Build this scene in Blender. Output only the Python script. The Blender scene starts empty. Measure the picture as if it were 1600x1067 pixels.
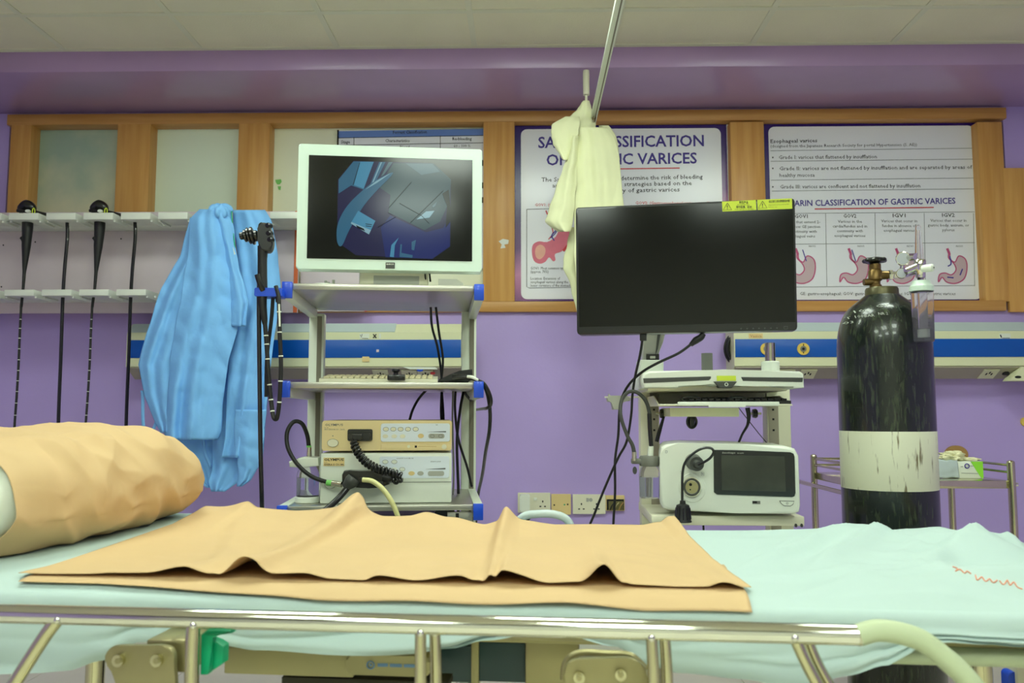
import bpy, bmesh, math, random
from mathutils import Vector, Matrix, noise
random.seed(7)
C = bpy.context.scene.collection
SC = bpy.context.scene
R = math.radians
V = Vector

# ------------------------------------------------------------ camera
H = 1.12
F = 1300.0
PITCH, YAW = math.atan(112 / 1300), math.atan(25 / 1300)
cam_d = bpy.data.cameras.new('camera')
cam = bpy.data.objects.new('camera', cam_d); C.objects.link(cam)
cam.location = (0, 0, H)
cam.rotation_euler = (math.pi / 2 + PITCH, 0, YAW)
cam_d.sensor_width = 36; cam_d.lens = F * 36 / 1600
cam_d.dof.use_dof = True; cam_d.dof.focus_distance = 2.75; cam_d.dof.aperture_fstop = 4.8
cam_d.clip_start = 0.05
SC.camera = cam
CAMR = cam.rotation_euler.to_matrix()
CAMP = V((0, 0, H))

# ------------------------------------------------------------ world, exposure
w = bpy.data.worlds.new('world'); SC.world = w; w.use_nodes = True
w.node_tree.nodes['Background'].inputs[0].default_value = (0.9, 1.0, 0.92, 1)
w.node_tree.nodes['Background'].inputs[1].default_value = 0.3
SC.view_settings.view_transform = 'Standard'; SC.view_settings.look = 'None'
SC.view_settings.gamma = 1; SC.view_settings.use_curve_mapping = False
SC.view_settings.exposure = 0.30
SC.cycles.use_denoising = True
SC.cycles.max_bounces = 8; SC.cycles.transmission_bounces = 8; SC.cycles.transparent_max_bounces = 8
SC.cycles.sample_clamp_indirect = 6
LIGHT = 16.0         # strength of the ceiling panels
WIN_LIGHT = 0.0

def ray(px, py):
    return (CAMR @ V(((px - 800) / F, -(py - 533.5) / F, -1))).normalized()
I4 = Matrix.Identity(4)
def hit(px, py, M, v):          # pixel -> point of the local plane y = v
    Mi = M.inverted(); o = Mi @ CAMP; d = Mi.to_3x3() @ ray(px, py)
    return o + d * ((v - o.y) / d.y)
def hitz(px, py, M, z):
    Mi = M.inverted(); o = Mi @ CAMP; d = Mi.to_3x3() @ ray(px, py)
    return o + d * ((z - o.z) / d.z)
def frame(px, Y, rot):
    p = hit(px, 645, I4, Y)
    return Matrix.Translation((p.x, Y, 0)) @ Matrix.Rotation(R(rot), 4, 'Z')

# ------------------------------------------------------------ materials
def lin(c): return tuple(((x / 255) / 12.92 if x / 255 <= 0.04045 else ((x / 255 + 0.055) / 1.055) ** 2.4) for x in c)
def mat(name, rgb, rough=0.5, metal=0.0, var=0.06, scale=6, bump=0.0, bscale=40, spec=0.5, trans=0.0, alpha=1.0,
        emit=0.0, stretch=(1, 1, 1), coat=0.0, rgb2=None, lo=0.35, hi=0.65, ior=1.45, sss=0.0, bdist=0.01):
    m = bpy.data.materials.new(name); m.use_nodes = True
    nt = m.node_tree; n = nt.nodes; l = nt.links
    b = n['Principled BSDF']
    c = lin(rgb)
    c2 = lin(rgb2) if rgb2 else tuple(x * (1 - 2 * var) for x in c)
    tc = n.new('ShaderNodeTexCoord'); mp = n.new('ShaderNodeMapping'); mp.inputs['Scale'].default_value = stretch
    l.new(tc.outputs['Object'], mp.inputs['Vector'])
    if var or rgb2:
        nz = n.new('ShaderNodeTexNoise'); nz.inputs['Scale'].default_value = scale; nz.inputs['Detail'].default_value = 6
        l.new(mp.outputs[0], nz.inputs['Vector'])
        cr = n.new('ShaderNodeValToRGB'); cr.color_ramp.elements[0].position = lo; cr.color_ramp.elements[1].position = hi
        cr.color_ramp.elements[0].color = (*c2, 1); cr.color_ramp.elements[1].color = (*c, 1)
        l.new(nz.outputs['Fac'], cr.inputs[0]); l.new(cr.outputs[0], b.inputs['Base Color'])
    else:
        b.inputs['Base Color'].default_value = (*c, 1)
    b.inputs['Roughness'].default_value = rough; b.inputs['Metallic'].default_value = metal
    b.inputs['Specular IOR Level'].default_value = spec; b.inputs['IOR'].default_value = ior
    b.inputs['Coat Weight'].default_value = coat
    b.inputs['Transmission Weight'].default_value = trans; b.inputs['Alpha'].default_value = alpha
    if emit:
        b.inputs['Emission Color'].default_value = (*c, 1); b.inputs['Emission Strength'].default_value = emit
    if bump:
        bz = n.new('ShaderNodeTexNoise'); bz.inputs['Scale'].default_value = bscale; bz.inputs['Detail'].default_value = 4
        bp = n.new('ShaderNodeBump'); bp.inputs['Strength'].default_value = bump; bp.inputs['Distance'].default_value = bdist
        l.new(mp.outputs[0], bz.inputs['Vector']); l.new(bz.outputs['Fac'], bp.inputs['Height']); l.new(bp.outputs[0], b.inputs['Normal'])
    return m

M_ = dict(
    wall=mat('purple_paint', (184, 162, 224), 0.42, var=0.03, scale=2.0, bump=0.05, bscale=60),
    soffit=mat('purple_gloss_paint', (176, 146, 190), 0.22, var=0.05, scale=2.0, bump=0.03, bscale=8),
    wall_other=mat('cream_paint', (232, 232, 216), 0.6, var=0.03),
    ceiling=mat('ceiling_tile', (230, 226, 200), 0.9, var=0.03, scale=3, bump=0.1, bscale=120),
    tbar=mat('ceiling_grid_enamel', (222, 222, 198), 0.5, var=0.02),
    gap=mat('dark_gap', (60, 58, 45), 0.9, var=0),
    floor=mat('floor_tile', (222, 218, 196), 0.35, var=0.04, scale=3),
    grout=mat('grout', (130, 125, 105), 0.8),
    wood=mat('varnished_wood', (214, 164, 94), 0.38, var=0, rgb2=(200, 146, 76), scale=4, stretch=(9, 9, 0.5), bump=0.03, bscale=10),
    wood_h=mat('varnished_wood_rail', (204, 154, 88), 0.38, var=0, rgb2=(190, 138, 72), scale=4, stretch=(0.5, 9, 9), bump=0.03, bscale=10),
    pane=mat('painted_pane', (240, 244, 214), 0.25, var=0.03, scale=1.2),
    pane2=mat('painted_pane_green', (232, 246, 222), 0.25, var=0.02, scale=1.2),
    frost=mat('frosted_glass', (222, 220, 186), 0.22, var=0, rgb2=(164, 188, 170), scale=1.3, lo=0.42, hi=0.58, coat=0.3),  # backlight behind the pane is put into these two tones
    board=mat('white_laminate', (222, 226, 216), 0.35, var=0.015),
    board_back=mat('laminate_backboard', (214, 200, 206), 0.4, var=0.02),
    console=mat('cream_enamel', (222, 224, 184), 0.35, var=0.015, scale=3),
    console_grey=mat('grey_cover', (190, 205, 205), 0.3, var=0.02),
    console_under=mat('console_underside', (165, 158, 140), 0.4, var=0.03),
    blue=mat('blue_enamel', (0, 84, 178), 0.3, var=0.02),
    cap_blue=mat('blue_plastic', (22, 78, 214), 0.35, var=0.03, coat=0.2),
    alu=mat('brushed_aluminium', (190, 188, 176), 0.32, metal=0.85, var=0.03, scale=20, stretch=(0.2, 6, 6)),
    alu_white=mat('white_extrusion', (222, 230, 212), 0.35, var=0.02),
    groove=mat('extrusion_groove', (125, 122, 104), 0.5, var=0.02),
    steel=mat('stainless_steel', (200, 198, 180), 0.2, metal=1.0, var=0.03, scale=15),
    chrome=mat('chrome', (225, 225, 215), 0.08, metal=1.0, var=0.0),
    steel_y=mat('polished_steel', (205, 200, 165), 0.16, metal=1.0, var=0.03, scale=12),
    plate=mat('zinc_plate', (168, 160, 118), 0.4, metal=0.75, var=0.05, scale=10),
    beige=mat('beige_enamel_steel', (176, 168, 120), 0.4, metal=0.1, var=0.04),
    panel=mat('panel_white', (222, 232, 240), 0.3, var=0),
    white=mat('white_plastic', (226, 232, 218), 0.3, var=0.01),
    cream=mat('cream_plastic', (226, 224, 198), 0.35, var=0.015),
    mon_white=mat('mint_white_bezel', (212, 232, 218), 0.28, var=0.01),
    yellowed=mat('yellowed_plastic', (232, 212, 158), 0.38, var=0.03, scale=4),
    black=mat('black_plastic', (16, 17, 16), 0.3, var=0.02, coat=0.3),
    black_m=mat('matt_black_rubber', (26, 27, 26), 0.5, var=0.03),
    screen=mat('dark_glass_screen', (14, 15, 12), 0.13, var=0.0, spec=0.45),
    screen2=mat('dark_touch_glass', (18, 24, 26), 0.1, var=0.0, spec=0.6),
    grey=mat('grey_plastic', (118, 120, 112), 0.45, var=0.02),
    dgrey=mat('dark_grey_plastic', (66, 68, 64), 0.45, var=0.02),
    lgrey=mat('light_grey_plastic', (170, 172, 160), 0.45, var=0.02),
    gown=mat('blue_nonwoven', (126, 188, 246), 0.75, var=0.03, scale=8, bump=0.25, bscale=28, bdist=0.01),
    curtain=mat('pale_cotton', (226, 228, 186), 0.85, var=0.03, scale=6, bump=0.15, bscale=30),
    paper=mat('tan_crepe_paper', (208, 176, 130), 0.8, var=0.025, scale=4, bump=0.12, bscale=14),
    sheet=mat('white_cotton_sheet', (182, 202, 198), 0.85, var=0.02, scale=4, bump=0.15, bscale=12),
    pillow=mat('white_pillow', (222, 228, 212), 0.8, var=0.02, bump=0.3, bscale=30),
    brass=mat('old_brass', (124, 100, 60), 0.35, metal=0.8, var=0.1, scale=25),
    cyl=mat('worn_green_black_paint', (24, 31, 27), 0.26, var=0, rgb2=(56, 66, 48), scale=22, stretch=(6, 6, 0.9), lo=0.33, hi=0.47, coat=0.3),
    band=mat('worn_white_paint', (224, 226, 200), 0.4, var=0, rgb2=(120, 110, 78), scale=18, stretch=(6, 6, 0.7), lo=0.30, hi=0.40),
    glass=mat('clear_plastic', (248, 248, 252), 0.04, var=0, trans=1.0, ior=1.08),
    glass2=mat('clear_bottle', (240, 236, 246), 0.08, var=0, trans=0.93, ior=1.08),
    water=mat('water', (225, 232, 242), 0.02, var=0, trans=1.0, ior=1.18),
    tube_y=mat('yellowed_silicone_tube', (216, 212, 148), 0.35, var=0.02),
    tube_c=mat('cream_rail_tube', (190, 202, 164), 0.45, var=0.03),
    green=mat('green_lever_plastic', (0, 158, 108), 0.4, var=0.02),
    green_l=mat('light_green_ring', (120, 200, 100), 0.4, var=0.0),
    lime=mat('lime_print', (140, 215, 60), 0.5, var=0.0),
    yellow=mat('yellow_warning_sticker', (206, 224, 62), 0.45, var=0.0),
    amber=mat('amber_outlet', (226, 196, 90), 0.4, var=0.02),
    ink=mat('black_ink', (40, 40, 44), 0.6, var=0.0),
    ink_g=mat('grey_ink', (95, 98, 100), 0.6, var=0.0),
    indigo=mat('indigo_ink', (66, 50, 140), 0.5, var=0.0),
    red=mat('red_ink', (205, 60, 66), 0.5, var=0.0),
    pink=mat('pink_ink', (226, 120, 140), 0.5, var=0.04, scale=20),
    pink_l=mat('light_pink_ink', (240, 180, 160), 0.5, var=0.04, scale=20),
    magenta=mat('magenta_ink', (192, 84, 128), 0.5, var=0.0),
    organ=mat('grey_pink_ink', (200, 176, 182), 0.5, var=0.0),
    vein=mat('blue_ink', (70, 60, 150), 0.5, var=0.0),
    poster=mat('poster_paper', (234, 236, 242), 0.22, var=0.0),
    poster_blue=mat('blue_header_ink', (96, 130, 200), 0.4, var=0.0),
    orange=mat('orange_edge', (222, 110, 60), 0.5, var=0.0),
    salmon=mat('salmon_thread', (228, 150, 120), 0.7, var=0.0),
    tan=mat('tan_card', (176, 138, 78), 0.6, var=0.04),
    latex=mat('cream_latex', (226, 222, 180), 0.5, var=0.02),
    cloth_grey=mat('grey_wrap', (178, 190, 192), 0.7, var=0.04),
    teal=mat('underbed_shade_teal', (40, 66, 70), 0.3, var=0.06, scale=5),  # shade of the open space under the bed, as a colour
    skyblue=mat('sky_blue_print', (110, 150, 190), 0.5, var=0.0),
    hole=mat('socket_hole', (20, 20, 20), 0.8, var=0.0),
    yblank=mat('yellowed_plate', (228, 204, 142), 0.45, var=0.03),
    cavity=mat('open_wall_box', (110, 104, 62), 0.7, var=0.1, scale=30),
    keys=mat('yellowed_keys', (222, 214, 176), 0.5, var=0.02),
    light=mat('light_diffuser', (240, 255, 240), 0.5, var=0, emit=LIGHT),
)
def emat(name, rgb, s=0.62):
    m = mat(name, (8, 8, 10), 0.14, var=0, spec=0.4)
    b = m.node_tree.nodes['Principled BSDF']
    b.inputs['Emission Color'].default_value = (*lin(rgb), 1); b.inputs['Emission Strength'].default_value = s
    return m
def border_mat():
    m = mat('poster_border_print', (50, 25, 110), 0.25, var=0)
    nt = m.node_tree; n = nt.nodes; l = nt.links
    tc = n.new('ShaderNodeTexCoord'); sx = n.new('ShaderNodeSeparateXYZ'); l.new(tc.outputs['Object'], sx.inputs[0])
    ma = n.new('ShaderNodeMath'); ma.operation = 'MULTIPLY_ADD'; ma.inputs[1].default_value = -0.29
    l.new(sx.outputs['X'], ma.inputs[0]); l.new(sx.outputs['Z'], ma.inputs[2])
    mr = n.new('ShaderNodeMapRange'); mr.inputs['From Min'].default_value = -0.05; mr.inputs['From Max'].default_value = 0.86
    l.new(ma.outputs[0], mr.inputs[0])
    cr = n.new('ShaderNodeValToRGB'); e = cr.color_ramp.elements
    e[0].position = 0.0; e[0].color = (*lin((72, 44, 110)), 1); e[1].position = 0.9; e[1].color = (*lin((46, 22, 112)), 1)
    for p, c in ((0.17, (92, 54, 120)), (0.30, (190, 120, 170)), (0.36, (206, 138, 186)), (0.5, (110, 62, 130)), (0.7, (60, 34, 110))):
        k = e.new(p); k.color = (*lin(c), 1)
    l.new(mr.outputs[0], cr.inputs[0]); l.new(cr.outputs[0], n['Principled BSDF'].inputs['Base Color'])
    return m
M_['border'] = border_mat()

# ------------------------------------------------------------ mesh builder
def catmull(pts, n=6, closed=False):
    pts = [V(p) for p in pts]
    if len(pts) < 3 and not closed: return pts
    out = []; N = len(pts); rng = N if closed else N - 1
    for i in range(rng):
        if closed: p0, p1, p2, p3 = pts[i - 1], pts[i], pts[(i + 1) % N], pts[(i + 2) % N]
        else:
            p1, p2 = pts[i], pts[i + 1]
            p0 = pts[i - 1] if i else p1 * 2 - p2
            p3 = pts[i + 2] if i + 2 < N else p2 * 2 - p1
        for k in range(n):
            t = k / n
            out.append(0.5 * ((2 * p1) + (p2 - p0) * t + (2 * p0 - 5 * p1 + 4 * p2 - p3) * t * t + (3 * p1 - p0 - 3 * p2 + p3) * t ** 3))
    if not closed: out.append(pts[-1])
    return out

W = {}
class MB:
    def __init__(s, M=I4): s.bm = bmesh.new(); s.M = M; s.mi = 0
    def _f(s, vs):
        try:
            f = s.bm.faces.new(vs); f.material_index = s.mi; return f
        except ValueError: return None
    def box(s, x0, x1, y0, y1, z0, z1, bev=0, seg=2):
        x0, x1 = sorted((x0, x1)); y0, y1 = sorted((y0, y1)); z0, z1 = sorted((z0, z1))
        v = [s.bm.verts.new(p) for p in ((x0, y0, z0), (x1, y0, z0), (x1, y1, z0), (x0, y1, z0), (x0, y0, z1), (x1, y0, z1), (x1, y1, z1), (x0, y1, z1))]
        fs = [s._f([v[i] for i in q]) for q in ((3, 2, 1, 0), (4, 5, 6, 7), (0, 1, 5, 4), (1, 2, 6, 5), (2, 3, 7, 6), (3, 0, 4, 7))]
        if bev:
            bev = min(bev, 0.45 * min(x1 - x0, y1 - y0, z1 - z0))
            ed = list({e for f in fs for e in f.edges})
            bmesh.ops.bevel(s.bm, geom=ed, offset=bev, segments=seg, affect='EDGES', profile=0.5, material=-1)
        return s
    def prism(s, pts, y0, y1, bev=0):    # polygon in (x,z) extruded along y
        y0, y1 = sorted((y0, y1))
        a = [s.bm.verts.new((p[0], y0, p[1])) for p in pts]; b = [s.bm.verts.new((p[0], y1, p[1])) for p in pts]
        ar = sum(pts[i][0] * pts[(i + 1) % len(pts)][1] - pts[(i + 1) % len(pts)][0] * pts[i][1] for i in range(len(pts)))
        if ar < 0: a.reverse(); b.reverse()
        f = s._f(a); s._f(b[::-1]); n = len(a)
        for i in range(n): s._f([a[i], b[i], b[(i + 1) % n], a[(i + 1) % n]][::-1])
        if bev and f:
            bmesh.ops.bevel(s.bm, geom=list(f.edges), offset=bev, segments=2, affect='EDGES', profile=0.5, material=-1)
        return s
    def xprism(s, pts, x0, x1):          # polygon in (y,z) extruded along x
        x0, x1 = sorted((x0, x1))
        a = [s.bm.verts.new((x0, p[0], p[1])) for p in pts]; b = [s.bm.verts.new((x1, p[0], p[1])) for p in pts]
        s._f(a); s._f(b[::-1]); n = len(a)
        for i in range(n): s._f([a[i], b[i], b[(i + 1) % n], a[(i + 1) % n]][::-1])
        return s
    def rrect(s, x0, x1, z0, z1, y0, y1, r=0.005, bev=0, n=5):
        x0, x1 = sorted((x0, x1)); z0, z1 = sorted((z0, z1)); r = min(r, (x1 - x0) / 2.01, (z1 - z0) / 2.01)
        pts = []
        for cx, cz, a0 in ((x1 - r, z1 - r, 0), (x0 + r, z1 - r, 90), (x0 + r, z0 + r, 180), (x1 - r, z0 + r, 270)):
            for k in range(n + 1):
                a = R(a0 + 90 * k / n); pts.append((cx + r * math.cos(a), cz + r * math.sin(a)))
        return s.prism(pts, y0, y1, bev)
    def sweep(s, pts, rad, seg=8, cap=True, closed=False):
        pts = [V(p) for p in pts]; n = len(pts)
        if not hasattr(rad, '__len__'): rad = [rad] * n
        rings = []; up = None
        for i, p in enumerate(pts):
            a = pts[i - 1] if (i or closed) else p; b = pts[(i + 1) % n] if (i < n - 1 or closed) else p
            t = (b - a)
            t = t.normalized() if t.length > 1e-9 else V((0, 0, 1))
            if up is None: up = t.orthogonal().normalized()
            up = (up - t * up.dot(t)); up = up.normalized() if up.length > 1e-6 else t.orthogonal().normalized()
            o = t.cross(up)
            rings.append([s.bm.verts.new(p + (up * math.cos(2 * math.pi * k / seg) + o * math.sin(2 * math.pi * k / seg)) * rad[i]) for k in range(seg)])
        for i in range(n if closed else n - 1):
            A, B = rings[i], rings[(i + 1) % n]
            for k in range(seg): s._f([A[k], A[(k + 1) % seg], B[(k + 1) % seg], B[k]])
        if cap and not closed: s._f(rings[0][::-1]); s._f(rings[-1])
        return s
    def cyl(s, p0, p1, r, r2=None, seg=20): return s.sweep([p0, p1], [r, r if r2 is None else r2], seg)
    def lathe(s, prof, c=(0, 0, 0), seg=40, axis=(0, 0, 1), squash=None):
        ax = V(axis).normalized(); q = ax.to_track_quat('Z', 'Y'); c = V(c); rings = []
        for r, z in prof:
            if r < 1e-6: rings.append([s.bm.verts.new(c + ax * z)]); continue
            rings.append([s.bm.verts.new(c + q @ V((r * math.cos(2 * math.pi * k / seg), r * math.sin(2 * math.pi * k / seg), z))) for k in range(seg)])
        for A, B in zip(rings, rings[1:]):
            for k in range(seg):
                k2 = (k + 1) % seg
                if len(A) == 1 and len(B) == 1: continue
                if len(A) == 1: s._f([A[0], B[k2], B[k]][::-1])
                elif len(B) == 1: s._f([A[k], A[k2], B[0]])
                else: s._f([A[k], A[k2], B[k2], B[k]])
        if len(rings[0]) > 1: s._f(rings[0][::-1])
        if len(rings[-1]) > 1: s._f(rings[-1])
        return s
    def ball(s, c, r, seg=14, rr=(1, 1, 1)):
        c = V(c); rings = []
        for i in range(seg // 2 + 1):
            a = math.pi * i / (seg // 2)
            if i in (0, seg // 2): rings.append([s.bm.verts.new(c + V((0, 0, r * rr[2] * math.cos(a))))]); continue
            rings.append([s.bm.verts.new(c + V((r * rr[0] * math.sin(a) * math.cos(2 * math.pi * k / seg), r * rr[1] * math.sin(a) * math.sin(2 * math.pi * k / seg), r * rr[2] * math.cos(a)))) for k in range(seg)])
        for A, B in zip(rings, rings[1:]):
            for k in range(seg):
                k2 = (k + 1) % seg
                if len(A) == 1: s._f([A[0], B[k], B[k2]])
                elif len(B) == 1: s._f([A[k], B[0], A[k2]])
                else: s._f([A[k], B[k], B[k2], A[k2]])
        return s
    def grid(s, fn, nu, nv):
        vs = [[s.bm.verts.new(fn(i / nu, j / nv)) for j in range(nv + 1)] for i in range(nu + 1)]
        for i in range(nu):
            for j in range(nv): s._f([vs[i][j], vs[i + 1][j], vs[i + 1][j + 1], vs[i][j + 1]])
        return s
    # pixel-placed shapes on local planes y = v
    def h(s, px, py, v): return hit(px, py, s.M, v)
    def pbox(s, x0, y0, x1, y1, v0, v1, bev=0):
        xm, ym = (x0 + x1) / 2, (y0 + y1) / 2
        return s.box(s.h(x0, ym, v0).x, s.h(x1, ym, v0).x, v0, v1, s.h(xm, y1, v0).z, s.h(xm, y0, v0).z, bev)
    def prr(s, x0, y0, x1, y1, v0, v1, r=0.006, bev=0):
        xm, ym = (x0 + x1) / 2, (y0 + y1) / 2
        return s.rrect(s.h(x0, ym, v0).x, s.h(x1, ym, v0).x, s.h(xm, y1, v0).z, s.h(xm, y0, v0).z, v0, v1, r, bev)
    def pdisc(s, x, y, rp, v0, v1, seg=20, rpy=None):
        c = s.h(x, y, v0); r = abs(s.h(x + rp, y, v0).x - c.x); rz = r if rpy is None else r * rpy / rp
        return s.prism([(c.x + r * math.cos(2 * math.pi * k / seg), c.z + rz * math.sin(2 * math.pi * k / seg)) for k in range(seg)], v0, v1)
    def pring(s, x, y, rp, wp, v0, v1, seg=28, rpy=None):
        c = s.h(x, y, v0); k0 = abs(s.h(x + 1, y, v0).x - c.x)
        return s.sweep([(c.x + rp * k0 * math.cos(2 * math.pi * k / seg), v0, c.z + (rpy or rp) * k0 * math.sin(2 * math.pi * k / seg)) for k in range(seg)], wp * k0, 6, closed=True)
    def ppoly(s, pts, v0, v1, smooth=0, bev=0):
        P = [s.h(x, y, v0) for x, y in pts]
        if smooth: P = catmull(P, smooth, closed=True)
        return s.prism([(p.x, p.z) for p in P], v0, v1, bev)
    def pstroke(s, pts, wp, v, smooth=4, closed=False):   # thin flat inked line on plane y = v
        P = [s.h(x, y, v) for x, y in pts]
        if smooth: P = catmull(P, smooth, closed)
        k0 = abs(s.h(pts[0][0] + 1, pts[0][1], v).x - s.h(pts[0][0], pts[0][1], v).x) * wp / 2
        if closed: P = P + [P[0]]
        A = []
        for i, p in enumerate(P):
            t = (P[min(i + 1, len(P) - 1)] - P[max(i - 1, 0)]); t.y = 0
            t = t.normalized() if t.length > 1e-9 else V((1, 0, 0)); nn = V((-t.z, 0, t.x)) * k0
            A.append((s.bm.verts.new(p + nn), s.bm.verts.new(p - nn)))
        for a, b in zip(A, A[1:]): s._f([a[1], b[1], b[0], a[0]])
        return s
    def ptube(s, pts, r, seg=8, n=6, cap=True):           # pts (px,py,v)
        P = catmull([s.h(x, y, v) for x, y, v in pts], n)
        if hasattr(r, '__len__'):
            m = len(P); rr = []
            for i in range(m):
                t = i / (m - 1) * (len(r) - 1); k = min(int(t), len(r) - 2); rr.append(r[k] + (r[k + 1] - r[k]) * (t - k))
            r = rr
        return s.sweep(P, r, seg, cap)
    def text(s, st, x0, x1, base, cap, v, bold=0.0, base1=None, italic=False, warp=None, spacing=1.0):
        cu = bpy.data.curves.new('t', 'FONT'); cu.body = st; cu.resolution_u = 2 if cap > 8 else 1; cu.size = 1; cu.offset = bold; cu.space_character = spacing
        ob = bpy.data.objects.new('t', cu); me = ob.to_mesh()
        if not len(me.vertices): bpy.data.objects.remove(ob); return s
        xs = [q.co.x for q in me.vertices]; a, b = min(xs), max(xs)
        p0, p1 = s.h(x0, base, v), s.h(x1, base if base1 is None else base1, v)
        zc = s.h(x0, base - cap, v).z - p0.z; sx = (p1.x - p0.x) / (b - a); sz = zc / 0.73
        vs = []
        for q in me.vertices:
            t = (q.co.x - a) / (b - a)
            co = V((p0.x + (q.co.x - a) * sx + (q.co.y * sz * 0.25 if italic else 0), v, p0.z + (p1.z - p0.z) * t + q.co.y * sz))
            vs.append(s.bm.verts.new(warp(co) if warp else co))
        for f in me.polygons: s._f([vs[i] for i in f.vertices])
        ob.to_mesh_clear(); bpy.data.objects.remove(ob); bpy.data.curves.remove(cu)
        return s
    def build(s, name, mats, parent=None, at=None, smooth=35, mods=(), **props):
        me = bpy.data.meshes.new(name)
        base = W[parent.name] if parent else Matrix.Translation(at if at else (0, 0, 0))
        if props.pop('weld', 0): bmesh.ops.remove_doubles(s.bm, verts=s.bm.verts, dist=2e-5)
        s.bm.transform(base.inverted() @ s.M)
        s.bm.to_mesh(me); s.bm.free()
        for m in (mats if isinstance(mats, (list, tuple)) else [mats]): me.materials.append(M_[m] if isinstance(m, str) else m)
        if smooth:
            me.polygons.foreach_set('use_smooth', [True] * len(me.polygons)); me.set_sharp_from_angle(angle=R(smooth))
        o = bpy.data.objects.new(name, me); C.objects.link(o)
        if parent: o.parent = parent
        else: o.matrix_world = base
        W[o.name] = base
        for k, x in props.items(): o[k] = x
        for kind, kw in mods:
            md = o.modifiers.new(kind.lower(), kind)
            for a, b in kw.items(): setattr(md, a, b)
        return o
def thing(name, label, cat, M=I4, group=None):
    o = bpy.data.objects.new(name, None); C.objects.link(o); o.matrix_world = M; o.empty_display_size = 0.1
    W[o.name] = M.copy(); o['label'] = label; o['category'] = cat
    if group: o['group'] = group
    return o
def tg(o, label, cat, group=None):
    o['label'] = label; o['category'] = cat
    if group: o['group'] = group
    return o
def T(x, y, z=0, rot=0): return Matrix.Translation((x, y, z)) @ Matrix.Rotation(R(rot), 4, 'Z')
def struct(mb, name, m, **k): return mb.build(name, m, kind='structure', **k)

# ------------------------------------------------------------ room shell
YW = 4.0; YS = 3.5
ZC = hit(800, 74, I4, YS).z           # ceiling height
ZS = hit(800, 107, I4, YS).z          # soffit underside
XL, XR, YB = -3.3, 3.4, -3.0
FL = -(YS - 0.335) 
# floor with tiles
b = MB(); b.box(XL, XR, YB, YW + 0.3, -0.06, -0.004); fl = struct(b, 'floor', 'grout')
tile = None
def copy_child(o, parent, loc):
    c = o.copy(); C.objects.link(c); c.parent = parent; c.location = loc; return c
nfl = 0
for j in range(6):
    for i in range(11):
        x = -3.3 + 0.6 * i; y = 3.62 + 0.28 - 0.6 * j
        if y < 1.0 or y > 4.4: continue
        if tile is None:
            q = MB(); q.box(0.0015, 0.5985, -0.5985, -0.0015, -0.004, 0.0, 0.001, 1); tile = q.build('floor_tile', 'floor', fl); tile.location = (x, y, 0)
        else: copy_child(tile, fl, (x, y, 0))
b = MB(); b.box(XL, XR, YB, 1.3, -0.004, -0.001); b.build('floor_covering', 'floor', fl)
# ceiling: grid bars and tiles
xs = [0.37 + 0.6 * k for k in range(-6, 6)]
y0c = hit(500, 12, I4, 3.17).y
ys = [YS, 3.17] + [3.17 - 0.6 * k for k in range(1, 9)]
b = MB(); b.box(XL, XR, YB, YW + 0.3, ZC + 0.02, ZC + 0.1); ce = struct(b, 'ceiling', 'gap')
tile = None
lights = {(k, r) for k in (2, 4, 6, 8) for r in (3, 5, 7)}
lightcells = []
for r in range(len(ys) - 1):
    for k in range(len(xs) - 1):
        xa, xb, ya, yb = xs[k], xs[k + 1], ys[r + 1], ys[r]
        if xa < XL - .3: continue
        if k in (3, 5, 7) and r in (2, 6, 8): lightcells.append((xa, xb, ya, yb)); continue
        q = MB(); dz = random.uniform(0, 0.0015)
        q.box(xa + 0.010, xb - 0.010, ya + 0.010, yb - (0.004 if r == 0 else 0.010), ZC + 0.002 + dz, ZC + 0.014)
        q.build('ceiling_tile', 'ceiling', ce)
for x in xs:
    q = MB(); q.box(x - 0.012, x + 0.012, YB, YS, ZC - 0.0015, ZC + 0.003); q.build('grid_bar', 'tbar', ce)
for y in ys[1:]:
    q = MB(); q.box(XL, XR, y - 0.012, y + 0.012, ZC - 0.0022, ZC + 0.003); q.build('grid_bar', 'tbar', ce)
q = MB(); q.box(XL, XR, YS - 0.022, YS, ZC - 0.003, ZC + 0.004); q.build('edge_angle', 'tbar', ce)
for (xa, xb, ya, yb) in lightcells:
    ri, ki = [round(y_, 2) for y_ in sorted({c_[2] for c_ in lightcells}, reverse=True)].index(round(ya, 2)), [round(x_, 2) for x_ in sorted({c_[0] for c_ in lightcells})].index(round(xa, 2))
    t = thing('ceiling_light', '%s square ceiling light panel of the row %s' % (('leftmost', 'middle', 'rightmost')[ki], ('nearest the purple wall', 'just behind the viewer', 'farthest behind the viewer')[ri]), 'light', Matrix.Translation(((xa + xb) / 2, (ya + yb) / 2, ZC)), 'square ceiling light panels')
    q = MB(); q.box(xa + .012, xb - .012, ya + .012, yb - .012, ZC + 0.001, ZC + 0.02); q.build('frame', 'tbar', t)
    q = MB(); q.box(xa + .03, xb - .03, ya + .03, yb - .03, ZC - 0.004, ZC + 0.0005); q.build('diffuser', 'light', t)
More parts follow.
